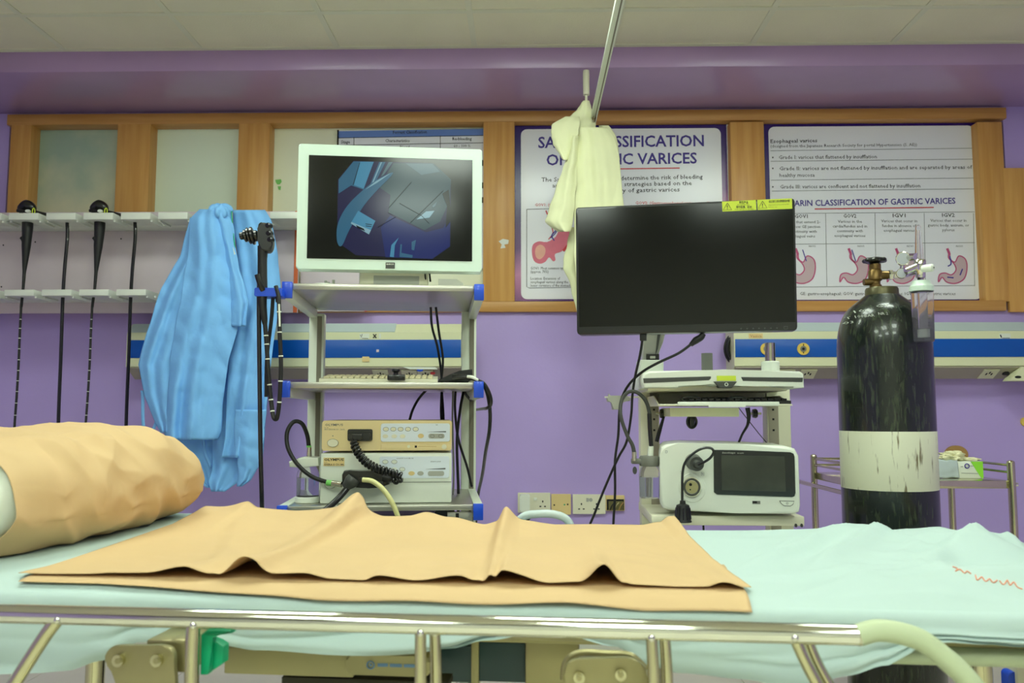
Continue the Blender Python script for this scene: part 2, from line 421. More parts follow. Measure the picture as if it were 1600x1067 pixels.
# soffit beam and walls
b = MB(); b.box(XL, XR, YS, YW + 0.2, ZS, ZC + 0.1, 0.004); struct(b, 'trim_1', 'soffit')
zt, zb = hit(800, 173, I4, YW).z, hit(800, 486, I4, YW).z
xl, xr = hit(10, 300, I4, YW).x, hit(1573, 300, I4, YW).x
b = MB()
b.box(XL, XR, YW, YW + 0.12, 0, zb); b.box(XL, xl, YW, YW + 0.12, zb, ZS + .05)
b.box(xl, xr, YW, YW + .12, zt, ZS + .05)
b.box(xr, XR, YW, YW + .12, zb, ZS + .05)
struct(b, 'wall_back', 'wall')
for nm, bx, m in (('wall_left', (XL - .1, XL, YB, YW + .2), 'wall'), ('wall_right', (XR, XR + .1, YB, YW + .2), 'wall'), ('wall_front', (XL, XR, YB - .1, YB), 'wall_other')):
    b = MB(); b.box(bx[0], bx[1], bx[2], bx[3], 0, ZC + .1); struct(b, nm, m)
b = MB(); b.box(XL, XR, YW - 0.012, YW, 0, 0.1, 0.003); struct(b, 'baseboard_back', 'wall_other')

# ------------------------------------------------------------ wooden window frame (window_1)
wf = MB(); Yf = YW - 0.025
wf.pbox(11, 173, 1573, 190, Yf, YW + .12, 0.003)
win = struct(wf, 'window_1', 'wood_h')
q = MB(); q.pbox(12, 471, 1573, 487, Yf, YW + .12, 0.003); q.build('bottom_rail', 'wood_h', win)
for a, c in ((10, 42), (178, 230), (369, 418), (755, 804), (1144, 1197), (1534, 1573)):
    q = MB()
    zc0, zc1 = q.h((a + c) / 2, 471, Yf).z, q.h((a + c) / 2, 190, Yf).z
    q.box(q.h(a, 330, Yf).x, q.h(c, 330, Yf).x, Yf + 0.002, YW + .12, zc0, zc1, 0.002); q.build('mullion', 'wood', win)
q = MB(); q.pbox(1573, 262, 1660, 487, Yf, YW, 0.002); q.build('side_panel', 'wood', win)
for i, (a, c, m) in enumerate(((38, 182, 'frost'), (226, 372, 'pane2'), (414, 760, 'pane'), (800, 1150, 'pane'), (1192, 1538, 'pane'))):
    q = MB(); q.pbox(a, 184, c, 476, YW + 0.055, YW + .065); q.build('pane', m, win)
    q = MB()
    p0, p1 = q.h(a + 3, 320, YW + .045), q.h(c - 3, 320, YW + .045); zz = q.h((a + c) / 2, 189, YW + .045).z
    q.box(p0.x, p1.x, YW + .03, YW + .055, zz - .012, zz + .006); q.build('bead', 'wood_h', win)
q = MB(); q.ppoly([(430, 281), (439, 280), (440, 284), (437, 288), (433, 288), (431, 285)], YW + .053, YW + .0545); q.ppoly([(434, 291), (439, 291), (438, 297), (435, 296)], YW + .053, YW + .0545)
q.build('paint_spot', 'green_l', win)
q = MB(); q.ppoly([(779, 377), (786, 373), (795, 375), (794, 381), (788, 382), (790, 387), (782, 388), (784, 382)], Yf - .0005, Yf + .001); q.build('peeled_patch', 'board', win)

# ------------------------------------------------------------ posters
def poster(name, label, cat, c, outer, inner, v):
    q = MB(); q.pbox(*outer, v, v + .004)
    p = q.h((outer[0] + outer[2]) / 2, outer[3], v)
    o = thing(name, label, cat, Matrix.Translation(p))
    q.build('poster_sheet', 'border', o)
    q = MB(); q.prr(*inner, v - .001, v + .001, 0.03); q.build('white_field', 'poster', o)
    return o
VP = YW + 0.035
P1 = poster('medical_poster', 'purple-bordered poster with big indigo title and a pink stomach picture, behind the black monitor', 'poster', None, (804, 191, 1138, 470), (814, 201, 1129, 467), VP)
P2 = poster('medical_poster', 'purple-bordered poster with ruled grade lines and a table of four stomachs, above the gas cylinder', 'poster', None, (1197, 188, 1534, 470), (1204, 197, 1528, 468), VP)
for P, a, c in ((P1, 1138, 1144), (P2, 1535, 1544)):
    q = MB(); q.pbox(a, 190, c, 470, VP, VP + .003); q.build('white_edge', 'poster', P)
v = VP - .0022
q = MB(); q.text('SARIN CLASSIFICATION', 841, 1100, 231, 18, v, .018, 228); q.text('OF GASTRIC VARICES', 854, 1089, 258, 17.5, v, .018, 255); q.build('title_lettering', 'indigo', P1, smooth=0)
q = MB(); q.pstroke([(885, 265), (1062, 262.5)], 1.8, v, 0); q.text('GOV1: (Gastroesophageal varices)', 836, 925, 322, 4.5, v, .01); q.text('GOV2: (Gastroesophageal varices type 2)', 993, 1110, 319, 4.5, v, .01); q.build('red_print', 'red', P1, smooth=0)
q = MB()
q.text('The Sarin classification helps determine the risk of bleeding', 846, 1098, 284, 7, v, .006, 279)
q.text('and guides management strategies based on the', 863, 1081, 293, 7, v, .006, 289)
q.text('pathophysiology of gastric varices', 900, 1062, 302, 7, v, .006, 299)
q.text('GOV1: Most common type', 829, 884, 421, 4.5, v); q.text('(approx. 70%)', 829, 857, 426.5, 4.5, v)
q.text('Location: Extension of', 829, 875, 437, 4.5, v); q.text('esophageal varices along the', 829, 888, 442.5, 4.5, v); q.text('lesser curvature of the stomach.', 829, 893, 448, 4.5, v)
q.pstroke([(823, 327), (900, 325), (900, 449), (827, 450), (823, 448)], 0.9, v, 0, True)
q.build('black_print', 'ink', P1, smooth=0, kind='stuff')
q = MB()
q.ppoly([(831, 393), (833, 382), (842, 377), (855, 378), (868, 370), (874, 360), (891, 352), (893, 366), (888, 382), (877, 393), (867, 397), (868, 406), (864, 408), (858, 402), (852, 409), (843, 412), (834, 407)], v, v + .0005, 3)
q.mi = 1; q.ppoly([(836, 394), (838, 386), (845, 382), (852, 388), (851, 398), (844, 405), (838, 402)], v - .0004, v, 3)
q.mi = 2; q.pstroke([(880, 392), (889, 380), (892, 362)], 4, v - .0006); q.pstroke([(861, 352), (864, 364), (857, 374)], 1.5, v - .0006)
q.mi = 3; q.pstroke([(867, 350), (868, 360), (862, 368), (866, 376)], 1.8, v - .0008); q.pstroke([(872, 356), (868, 364), (860, 372)], 1.5, v - .0008)
q.mi = 2; q.pstroke([(853, 329), (856, 335), (860, 330)], 2, v - .0006)
q.build('stomach_picture', ['pink', 'pink_l', 'red', 'vein'], P1, smooth=0)
# poster 2
q = MB(); q.text('SARIN CLASSIFICATION OF GASTRIC VARICES', 1236, 1493, 322, 9.5, v, .018, 318); q.build('title_lettering', 'indigo', P2, smooth=0)
q = MB(); q.pstroke([(1273, 326.5), (1459, 324)], 1.8, v, 0); q.build('red_line', 'red', P2, smooth=0)
q = MB()
q.text('Esophageal varices', 1204, 1277, 223.5, 6, v, .012, 222)
q.text('(designed from the Japanese Research Society for portal Hypertension (S. AE))', 1204, 1433, 230.5, 4.8, v, 0, 228)
for s_, a, c, y in (('Grade I: varices that flattened by insufflation', 1217, 1370, 248.5), ('Grade II: varices are not flattened by insufflation and are separated by areas of', 1218, 1519, 266), ('healthy mucosa', 1218, 1273, 276.5), ('Grade III: varices are confluent and not flattened by insufflation', 1219, 1438, 294.5)):
    q.text(s_, a, c, y, 6, v, 0.003, y - (c - a) * .008)
for y in (246, 263, 292): q.pdisc(1207.5, y, 1.3, v, v + .0004, 8)
xc = [(1252, 'GOV1', ('Varices that extend 2-', '5 cm below GE junction', 'in continuity with', 'esophageal veins')), (1328, 'GOV2', ('Varices in the', 'cardia/fundus and in', 'continuity with', 'esophageal varices')),
      (1405, 'IGV1', ('Varices that occur in', 'fundus in absence of', 'esophageal varices')), (1482, 'IGV2', ('Varices that occur in', 'gastric body, antrum, or', 'pylorus'))]
for x, t_, ls in xc:
    q.text(t_, x - 10, x + 10, 340 - (x - 1328) * .008, 6, v, .012)
    for k, s_ in enumerate(ls): q.text(s_, x - len(s_) * 1.34, x + len(s_) * 1.34, 348 + 7.4 * k - (x - 1328) * .01, 4.6, v)
    q.text('NOV1', x + 12, x + 22, 386, 3, v)
q.text('GE: gastro-esophageal; GOV: gastro-esophageal varices; IGV: isolated gastric varices', 1250, 1493, 461, 5, v)
q.build('black_print', 'ink', P2, smooth=0, kind='stuff')
q = MB()
for a, y0, y1 in ((1204, 235.5, 231.5), (1204, 252, 248.5), (1205, 281.5, 278), (1206, 298.5, 295)): q.pstroke([(a, y0), (1524, y1)], 0.7, v, 0)
for y in (333, 381, 448): q.pstroke([(1215, y + .6), (1523, y - 2)], 0.7, v, 0)
for x in (1215, 1291, 1368, 1445, 1522): q.pstroke([(x - 1, 333), (x + 1, 447)], 0.7, v, 0)
q.build('ruled_lines', 'ink_g', P2, smooth=0)
def stomach(cx, cy):
    o = [(-6, -24), (-4, -12), (6, -7), (14, -17), (28, -12), (32, 2), (26, 20), (8, 28), (-12, 26), (-22, 18), (-30, 26), (-28, 14), (-16, 11), (-2, 14), (8, 6), (4, -4), (-8, -14)]
    o = [(cx + x * .72, cy + y * .95) for x, y in o]
    return o
for cx in (1251, 1334, 1408, 1488):
    q = MB(); o = stomach(cx, 416); q.mi = 0; q.ppoly(o, v, v + .0004, 3)
    q.mi = 1; q.pstroke(o, 1.9, v - .0004, 4, True)
    q.pstroke([(cx - 8, 388), (cx - 4, 398)], 4, v - .0005, 0)
    q.build('stomach_picture', ['organ', 'magenta', 'vein'], P2, smooth=0)
q = MB(); q.pstroke([(1484, 400), (1486, 412), (1481, 416)], 2, v - .0008); q.pstroke([(1504, 420), (1500, 430)], 2, v - .0008); q.pstroke([(1480, 433), (1490, 434)], 2, v - .0008); q.pstroke([(1254, 390), (1260, 408)], 1.6, v - .0008); q.pstroke([(1331, 390), (1337, 408)], 1.6, v - .0008)
q.build('vein_marks', 'vein', P2, smooth=0, kind='stuff')
# table poster behind white monitor
p = hit(640, 420, I4, VP); P3 = thing('medical_poster', 'poster with a blue header row and ruled table, mostly hidden by the white monitor', 'poster', Matrix.Translation(p))
q = MB(); q.pbox(527, 203, 756, 420, VP, VP + .003); q.build('poster_sheet', 'poster', P3)
q = MB(); q.ppoly([(527, 205), (755, 201), (755, 212), (527, 216)], VP - .001, VP + .001); q.build('blue_header', 'poster_blue', P3, smooth=0)
q = MB(); q.pbox(525, 203, 527.5, 420, VP - .001, VP + .002); q.build('dark_edge', 'gap', P3)
q = MB(); q.text('Forrest Classification', 614, 667, 209, 5, VP - .002, .012, 208.3); q.text('Stage', 533, 547, 224, 5, VP - .002, .012); q.text('Characteristics', 602, 640, 222, 5, VP - .002, .01); q.text('Re-bleeding', 707, 737, 219, 5, VP - .002, .01); q.text('60 - 100 %', 709, 735, 230, 4.6, VP - .002)
q.text('Blood', 625, 640, 231.5, 4.6, VP - .002)
for a in ([(553, 214), (553, 230)], [(688, 212), (688, 232)], [(527, 227), (755, 223)], [(527, 215.5), (755, 211.5)]): q.pstroke(a, .9, VP - .002, 0)
for y in (250, 285, 308): q.pbox(752, y, 755, y + 9, VP - .002, VP - .001)
q.build('black_print', 'ink', P3, smooth=0)

# ------------------------------------------------------------ endoscope rack on the left
RK = hit(235, 480, I4, YW)
rack = thing('endoscope_rack', 'white wall rack with two notched ledges for hanging scopes, left of the blue gown', 'rack', Matrix.Translation((RK.x, YW, RK.z)))
YR = 3.62; YBk = 3.86
q = MB()
x0, x1 = q.h(-140, 400, YBk).x, q.h(466, 400, YBk).x
q.box(x0, x1, YBk, YBk + .018, q.h(200, 489, YBk).z, q.h(200, 331, YBk).z, .002); q.build('backboard', 'board_back', rack)
q = MB(); q.box(x0 + .2, x1 - .05, YBk + .018, YW, q.h(200, 470, YBk).z, q.h(200, 440, YBk).z); q.build('mounting_batten', 'board', rack)
q = MB(); q.box(x1 - .018, x1, YBk - .003, YBk, q.h(200, 489, YBk).z, q.h(200, 331, YBk).z); q.build('edge_strip', 'orange', rack)
for lvl, (yt, yb, off, xend) in enumerate(((332, 342.5, 14, 470), (452, 461.5, 7, 236))):
    b = MB(); zt_, zb_ = b.h(200, yt, YR).z, b.h(200, yb, YR).z
    xe = b.h(xend, yt, YR).x
    b.box(x0, xe, YR + .13, YBk, zb_, zt_, .001); ledge = b.build('ledge', 'board', rack)
    k = -3
    while off + 58.3 * k < xend - 20:
        a = off + 58.3 * k; a1 = a + 46
        q = MB(); q.box(q.h(a, yt, YR).x, q.h(a1, yt, YR).x, YR, YR + .1305, zb_, zt_, .0015)
        q.build('notched_tab', 'board', ledge)
        q = MB(); xx = q.h(a1 + 5.4, yt, YR).x; q.box(xx - .022, xx - .014, YR + .02, YR + .13, zb_ - .008, zb_); q.box(xx + .014, xx + .022, YR + .02, YR + .13, zb_ - .008, zb_); q.build('slot_liner', 'board', ledge)
        k += 1
q = MB()
for x, y in ((5, 383), (55, 378), (2, 448), (189, 373)): q.pdisc(x, y, 1.2, YBk - .001, YBk + .001, 8)
q.build('screw_hole', 'hole', rack, kind='stuff')

for x_ in (346, 386):
    q = MB(); yq = YR - .0; q.ptube([(x_, 331, YR + .05), (x_, 329, YR - .02), (x_, 333, YR - .08), (x_ + 1, 337, YR - .085), (x_ + 1, 335, YR - .1)], .003, 8); q.build('gown_hook', 'steel', rack)
def rack_scope(label, x, umb_x, dx):
    p = hit(x, 332, I4, YR + .07); t = thing('endoscope', label, 'endoscope', Matrix.Translation(p), 'endoscopes hanging in the wall rack')
    Y = YR + .06
    q = MB(); q.ptube([(x - 9, 333, Y), (x - 8, 326, Y), (x, 321, Y), (x + 8, 325, Y), (x + 10, 332, Y)], [.008, .02, .026, .02, .009], 12)
    q.build('control_head', 'black', t)
    q = MB(); q.ptube([(x - 15, 329, Y - .03), (x - 3, 330, Y - .03), (x + 9, 329, Y - .03)], .0075, 10); q.ptube([(x - 11, 325, Y + .01), (x - 3, 324.5, Y + .01)], .0065, 8); q.build('angulation_wheel', 'black', t)
    q = MB(); q.pring(x + 10.5, 330, 2, .8, Y - .035, Y, 12, 5); q.build('tie', 'yellow', t)
    q = MB(); q.pdisc(x + 1, 329.5, 4, Y - .046, Y - .038, 12, 2.4); q.build('side_label', 'board', t)
    q = MB(); q.ptube([(x + 1, 336, Y), (x + 1 + dx * .1, 355, Y), (x - 1 + dx * .25, 385, Y), (x - 4 + dx * .5, 425, Y), (x - 6 + dx * .6, 452, Y), (x - 9 + dx, 480, Y)], [.024, .0235, .019, .0075, .006, .006], 12); q.build('grip', 'black_m', t)
    q = MB(); q.ptube([(x - 1, 385, Y), (x - 6, 374, Y - .01), (x - 9, 371, Y - .012)], [.012, .009, .008], 10); q.build('channel_port', 'black_m', t)
    pts = [(x - 9 + dx, 478, Y), (x - 11 + dx, 520, Y), (x - 13 + dx, 570, Y), (x - 16 + dx, 620, Y), (x - 20 + dx, 680, Y), (x - 22 + dx, 760, Y), (x - 18 + dx, 800, Y)]
    q = MB(); q.ptube(pts, .0052, 8); it = q.build('insertion_tube', 'black_m', t)
    P = catmull([V(a) for a in pts], 6)
    for k in range(3, 26, 2):
        i = min(int(k), len(P) - 2); a = q = None
        m = MB(); c = m.h(P[i].x, P[i].y, Y); d = m.h(P[i + 1].x, P[i + 1].y, Y)
        dd = (d - c).normalized() * .003; m.cyl(c, c + dd, .0056, seg=8); m.build('depth_mark', 'board', it)
    q = MB(); q.ptube([(x + 10, 330, Y - .01), (x + 30, 335, Y), (umb_x - 3, 340, Y + .01), (umb_x, 352, Y), (umb_x, 375, Y), (umb_x - 4, 420, Y), (umb_x - 7, 470, Y), (umb_x - 10, 560, Y), (umb_x - 14, 670, Y), (umb_x - 14, 790, Y)], .0075, 10); q.build('umbilical_cable', 'black', t)
rack_scope('leftmost endoscope in the wall rack, straight conical black grip hanging through the ledge', 42, 105, 0)
rack_scope('right-hand endoscope in the wall rack, nearer the blue gown, tilted black grip with side port', 155, 211, -2)

# white notice board piece under the monitor
p = hit(520, 487, I4, 3.9); t = thing('notice_board', 'pale pink notice board with a thin red edge behind the left trolley', 'board', Matrix.Translation(p))
q = MB(); q.pbox(469, 405, 571, 486, 3.91, 3.94, .001); q.build('panel', 'board_back', t)
q = MB(); q.pbox(569.5, 405, 571, 486, 3.905, 3.941); q.build('red_edge', 'red', t)

# ------------------------------------------------------------ bed head consoles
def console(label, xa, xb, extra):
    p = hit((xa + xb) / 2, 590, I4, YW); t = thing('wall_console', label, 'console', Matrix.Translation((p.x, YW, p.z)))
    v = 3.84; q = MB(); xm = 800
    z = lambda y, vv=v: q.h(xm, y, vv).z
    zt1, zf1, zs1, zs0, zf0 = z(506, 3.89), z(519), z(530.5), z(558.5), z(572)
    zb0 = z(591, 3.93)
    X0, X1 = q.h(xa, 545, v).x, q.h(xb, 545, v).x
    q.xprism([(YW, zb0), (3.93, zb0), (v, zf0), (v, zf1), (3.89, zt1), (YW, zt1)], X0 + .003, X1 - .003)
    body = q.build('housing', 'console', t)
    for s_, (a, c) in enumerate(((X0, X0 + .004), (X1 - .004, X1))):
        q = MB(); q.xprism([(YW, zb0 - .002), (3.93, zb0 - .002), (v - .002, zf0), (v - .002, zf1), (3.89, zt1 + .002), (YW, zt1 + .002)], a, c); q.build('end_cap', 'console', t)
    q = MB(); q.box(X0 + .005, X1 - .005, v - .003, v, zs0, zs1, .0005); q.build('blue_stripe', 'blue', t)
    n = V((0, zf1 - zt1, 0))
    q = MB(); q.xprism([(v + .002, zf1 + .0015), (3.888, zt1 - .0005), (3.886, zt1 + .003), (v, zf1 + .004)], X0 + .005, X1 - .005 if extra else X0 + (X1 - X0) * .8); q.build('top_cover', 'console_grey', t)
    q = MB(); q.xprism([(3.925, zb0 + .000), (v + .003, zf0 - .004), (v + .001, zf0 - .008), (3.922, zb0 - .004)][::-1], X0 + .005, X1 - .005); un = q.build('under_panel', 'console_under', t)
    # sockets on sloped underside
    for sx in extra_sock[label[:4]]:
        m = MB(); xx = m.h(sx, 580, 3.88).x
        def on(f, up=0): return (v + (3.93 - v) * f - .005 * up, zf0 + (zb0 - zf0) * f - .004 * up - .004)
        a, c = on(.2, 0), on(.9, 0); a2, c2 = on(.2, 1.3), on(.9, 1.3)
        m.xprism([a, c, c2, a2], xx - .036, xx + .036); m.build('outlet_plate', 'console', un)
        for dx_ in (-.012, 0, .012):
            m = MB(); a, c = on(.45 if dx_ else .35, 1.3), on(.6 if dx_ else .5, 1.3); a2, c2 = on(.45 if dx_ else .35, 1.5), on(.6 if dx_ else .5, 1.5)
            m.xprism([a, c, c2, a2], xx + dx_ - .003, xx + dx_ + .003); m.build('outlet_hole', 'hole', un)
    return t, v, X0, X1
extra_sock = {'left': (595, 640, 665), 'righ': (1228, 1262, 1545)}
t, v, X0, X1 = console('left cream wall console with a wide blue stripe, behind the white trolley', 198, 722, False)
for a_, c_ in ((562, 577), (592, 595)):
    q = MB(); q.pbox(a_, 521, c_, 529, v - .002, v); q.build('white_label', 'white', t)
q = MB(); q.pstroke([(563, 523), (564.5, 527), (566, 522)], 1, v - .0025, 0); q.pstroke([(583, 522), (588, 528)], 1.6, v - .0025, 0); q.pstroke([(588, 522), (583, 528)], 1.6, v - .0025, 0); q.pstroke([(566, 528.3), (575, 528.6)], .6, v - .0025, 0); q.build('label_print', 'ink', t, smooth=0, kind='stuff')
q = MB(); q.pbox(566, 557, 577, 565, v - .004, v - .0005); q.build('tape_remnant', 'yblank', t)
q = MB(); q.pbox(588, 546, 592, 550, v - .0045, v - .003); q.build('tape_remnant', 'board_back', t)
q = MB(); q.ppoly([(628, 573), (680, 573.5), (684, 577), (640, 577)], v - .002, v + .004); q.build('socket_cover', 'white', t)
q = MB(); q.pdisc(656, 578, 5, v + .0, v + .01, 16, 2.5); q.build('blue_socket', 'cap_blue', t)
q = MB(); q.pdisc(676, 583, 4, v + .02, v + .03, 16, 2.2); q.build('red_socket', 'red', t)
t, v, X0, X1 = console('right cream wall console with a wide blue stripe, behind the gas cylinder', 1147, 1700, True)
for x in (1198, 1255.5, 1425):
    m = MB(); m.pdisc(x, 545, 9.5, v - .010, v - .002, 28); o = m.build('gas_outlet', 'amber', t)
    m = MB(); m.pdisc(x, 545, 4.8, v - .013, v - .009, 20); m.build('outlet_ring', 'grey', o)
    m = MB(); m.pdisc(x, 545, 2.2, v - .0145, v - .012, 14); m.pstroke([(x, 537), (x, 540.5)], 1.4, v - .0105, 0); m.pstroke([(x, 549.5), (x, 552)], 1.4, v - .0105, 0); m.build('outlet_hole', 'hole', o)
m = MB(); m.prr(1170, 521, 1192, 528.5, v - .0015, v, .002); m.build('faded_label', 'yblank', t)
m = MB(); m.text('Vaatca', 1172, 1190, 527, 4.5, v - .002, 0.01); m.build('label_print', 'tan', t, smooth=0)
m = MB(); m.pbox(1562, 521, 1579, 529, v - .0015, v); m.build('white_label', 'white', t)
m = MB(); m.pstroke([(1563, 523), (1565, 527.5)], 2, v - .002, 0); m.pstroke([(1566, 528), (1578, 528)], .8, v - .002, 0); m.build('label_print', 'ink', t, smooth=0)
m = MB(); m.pdisc(1573, 583, 4.5, v + .03, v + .05, 18, 3.2); m.build('round_outlet', 'black_m', t)
m = MB(); m.ppoly([(1597, 573), (1640, 573), (1640, 595), (1578, 595)], v - .012, v + .05, 0, .002); sk = m.build('raised_outlet', 'console', t)
m = MB(); m.pdisc(1591, 589, 5, v - .014, v - .011, 16, 2); m.build('outlet_hole', 'hole', sk)
# black hose coil at the left end of right console
p = hit(1147, 545, I4, 3.93)
t = thing('hose_coil', 'black rubber hose coil on the wall at the left end of the right console', 'hose', Matrix.Translation(p))
m = MB(); cpt = m.h(1153, 545, 3.93)
for k, (rr, yy) in enumerate(((.078, 3.94), (.064, 3.925), (.072, 3.91))):
    m.sweep([(cpt.x + .01 + rr * .86 * math.cos(2 * math.pi * i / 36), yy, cpt.z + rr * math.sin(2 * math.pi * i / 36)) for i in range(36)], .0085, 8, closed=True)
m.build('hose_loop', 'black_m', t)
m = MB(); m.pbox(1138, 532, 1150, 558, 3.945, 3.99, .003); m.build('wall_bracket', 'console', t)

# ------------------------------------------------------------ wall sockets
def socket(label, x0, y0, x1, y1, m='cream', double=None, name='wall_socket', cat='socket'):
    v = YW - .014; p = hit((x0 + x1) / 2, (y0 + y1) / 2, I4, YW)
    t = thing(name, label, cat, Matrix.Translation(p))
    q = MB(); q.prr(x0, y0, x1, y1, v, YW, .003, .0015); q.build('face_plate', m, t)
    return t, v
def pins(t, v, x, y):
    for i, (dx, dy, a, c) in enumerate(((0, -3.5, .9, 1.5), (-3.6, 4.2, 1.4, .9), (3.6, 4.2, 1.4, .9))):
        q = MB(); q.pbox(x + dx - a, y + dy - c, x + dx + a, y + dy + c, v - .0012, v + .001); q.build('pin_hole', 'hole', t)
t, v = socket('white double wall socket, leftmost of the socket row, with a plug and switch', 809, 770, 860, 801)
pins(t, v, 848, 787)
q = MB(); q.pbox(834, 777.5, 839, 782, v - .005, v, .001); q.build('rocker_switch', 'white', t)
p = hit(820, 800, I4, v); pl = thing('power_plug', 'white moulded plug pushed into the leftmost wall socket', 'plug', Matrix.Translation(p))
q = MB(); q.prr(812, 773, 828, 800, v - .035, v, .008, .004); q.build('plug_body', 'white', pl)
t, v = socket('yellowed blank wall plate with green dot between the two double sockets', 861.5, 772, 892, 804, 'yblank', name='wall_plate', cat='plate')
for x, y, m in ((866, 789, 'hole'), (887, 788, 'hole'), (882, 788.5, 'green')):
    q = MB(); q.pdisc(x, y, 1.3, v - .001, v + .001, 8); q.build('screw', m, t)
t, v = socket('white double wall socket behind the black hanging cables, between yellow plate and open box', 895, 772.5, 946, 803)
pins(t, v, 908.5, 791); pins(t, v, 932, 791)
q = MB(); q.pdisc(923, 781, 3, v - .001, v, 12); q.pbox(916, 778, 920, 784, v - .001, v); q.build('switch_mark', 'lgrey', t)
t, v = socket('open cut-out wall box with bare wires, right end of the socket row', 946.5, 774, 976, 798, 'yblank', name='wall_box', cat='box')
q = MB(); q.pbox(948, 780, 975, 797, v - .002, v + .001); cv = q.build('cavity', 'hole', t)
q = MB(); q.pbox(951, 783, 974, 797, v - .003, v - .001); q.build('cavity_lining', 'cavity', cv)
for k in range(3):
    q = MB(); x = 953 + 7 * k; q.ptube([(x, 797, v - .004), (x + 3, 790, v - .01), (x + 7, 785, v - .004)], .0025, 6); q.build('wire', ('black_m', 'plate', 'tan')[k], cv)

# ------------------------------------------------------------ cloth helper
def lerp_rows(rows, t):
    ys = [r[0] for r in rows]; y = ys[0] + (ys[-1] - ys[0]) * t
    for a, b in zip(rows, rows[1:]):
        if y <= b[0] + 1e-6:
            k = (y - a[0]) / (b[0] - a[0]); return y, [p + (q - p) * k for p, q in zip(a[1:], b[1:])]
    return y, list(rows[-1][1:])
def cloth(M, rows, v, folds=5, amp=.02, seed=0, nu=60, nv=70, bulge=.04, crumple=.008, skew=0.0, hemlift=0.0, hemwave=0):
    mb = MB(M)
    def fn(s, t):
        y, (l, r) = lerp_rows(rows, t)
        g = s + .06 * noise.noise(V((s * 2 + seed, t * 2.2, 0))) + skew * t
        g += .22 * noise.noise(V((s * 1.3 + seed, t * 1.8 + 3, 7)))
        f = math.sin(2 * math.pi * (folds * g + seed * .37))
        d = amp * .62 * (.35 + .65 * t) * f * (.5 + 1.1 * noise.noise(V((s * 2.2, t * 1.8 + seed, 5))))
        X_, Y_ = (l + (r - l) * s) / 62, y / 78
        cr = 1 - abs(noise.noise(V((X_ + .5 * Y_ + seed * 3, Y_ - .4 * X_, seed)))) * 2.4
        cr2 = 1 - abs(noise.noise(V((X_ * 2.1 - Y_ * 1.2 + seed, Y_ * 1.7 + X_ + seed * 2, 9)))) * 2.4
        d += crumple * (cr + .6 * cr2)
        d -= bulge * math.sin(math.pi * s)
        x = l + (r - l) * s
        jx = 1.6 * noise.noise(V((s * 1.5 + 7 * seed, t * 9, 2)))
        yy = y + (hemwave * math.sin(s * 9 + seed) * t ** 6 if hemwave else 0)
        return hit(x + jx, yy, M, v + d)
    mb.grid(fn, nu, nv)
    return mb
SOL = (('SOLIDIFY', dict(thickness=.0016, offset=0)),)
def cl(mb, name, m, par): return mb.build(name, m, par, smooth=80, mods=SOL)

# ------------------------------------------------------------ blue gowns
GY = 3.53
p = hit(325, 330, I4, GY); g1 = thing('surgical_gown', 'light blue gown with a knotted collar, hanging on the rack nearer the scopes', 'gown', Matrix.Translation(p), 'blue gowns hanging from the rack')
cl(cloth(I4, [(340, 297, 330), (400, 281, 330), (450, 252, 325), (520, 229, 318), (570, 216, 300), (620, 226, 292), (660, 243, 283), (676, 251, 268)], GY, 2.5, .03, 3, 40, 70, .035, .007), 'sleeve', 'gown', g1)
cl(cloth(I4, [(327, 312, 352), (340, 299, 362), (360, 296, 363), (400, 293, 368), (450, 285, 373), (500, 276, 374), (560, 266, 358), (620, 262, 349), (674, 258, 346), (687, 260, 340)], GY - .05, 2.6, .032, 1, 70, 90, .04, .008), 'front_panel', 'gown', g1)
cl(cloth(I4, [(325, 330, 352), (350, 334, 364), (380, 345, 368), (420, 355, 374), (470, 362, 388), (510, 362, 384)], GY - .065, 1.6, .016, 8, 24, 50, .02, .007), 'collar_fold', 'gown', g1)
mb = MB()
def knot(s, t):
    c = mb.h(344, 334, GY - .05); a, bb = 2 * math.pi * s, math.pi * (t - .5)
    r = .05 * (1 + .28 * noise.noise(V((math.cos(a) * 2, math.sin(a) * 2, t * 3))) + .10 * math.sin(9 * a + 7 * t))
    return c + V((r * math.cos(bb) * math.cos(a), r * .8 * math.cos(bb) * math.sin(a), r * .75 * math.sin(bb)))
mb.grid(knot, 40, 24); mb.build('knotted_collar', 'gown', g1, smooth=80, weld=1)
cl(cloth(I4, [(668, 255, 345), (700, 262, 338), (740, 300, 334), (762, 322, 332)], GY + .05, 2.4, .02, 5, 40, 30, .0, .006), 'back_panel', 'gown', g1)
for a in ([(222, 610), (223, 640), (226, 676), (231, 690)], [(246, 650), (240, 672), (236, 690)], [(315, 680), (320, 705), (328, 730)]):
    m = MB(); 
    P = catmull([m.h(x, y, GY + .03) for x, y in a], 5)
    m.grid(lambda s, t: P[min(int(s * (len(P) - 1) + .5), len(P) - 1)] + V(((t - .5) * .014, .004 * math.sin(s * 9), 0)), len(P) - 1, 2)
    cl(m, 'tie_strap', 'gown', g1)
p = hit(400, 330, I4, GY); g2 = thing('surgical_gown', 'light blue gown with dark green neckline hanging on the rack, behind the handheld endoscope', 'gown', Matrix.Translation(p), 'blue gowns hanging from the rack')
cl(cloth(I4, [(328, 364, 414), (345, 365, 424), (400, 371, 435), (450, 374, 439), (500, 366, 432), (560, 358, 424), (620, 354, 418), (680, 352, 414), (715, 346, 410)], GY + .0, 2.7, .03, 2, 60, 80, .03, .008), 'front_panel', 'gown', g2)
cl(cloth(I4, [(560, 330, 372), (620, 328, 368), (690, 332, 375), (730, 332, 384), (752, 326, 374), (768, 330, 352)], GY + .03, 1.6, .02, 6, 36, 50, .01, .008), 'lower_panel', 'gown', g2)
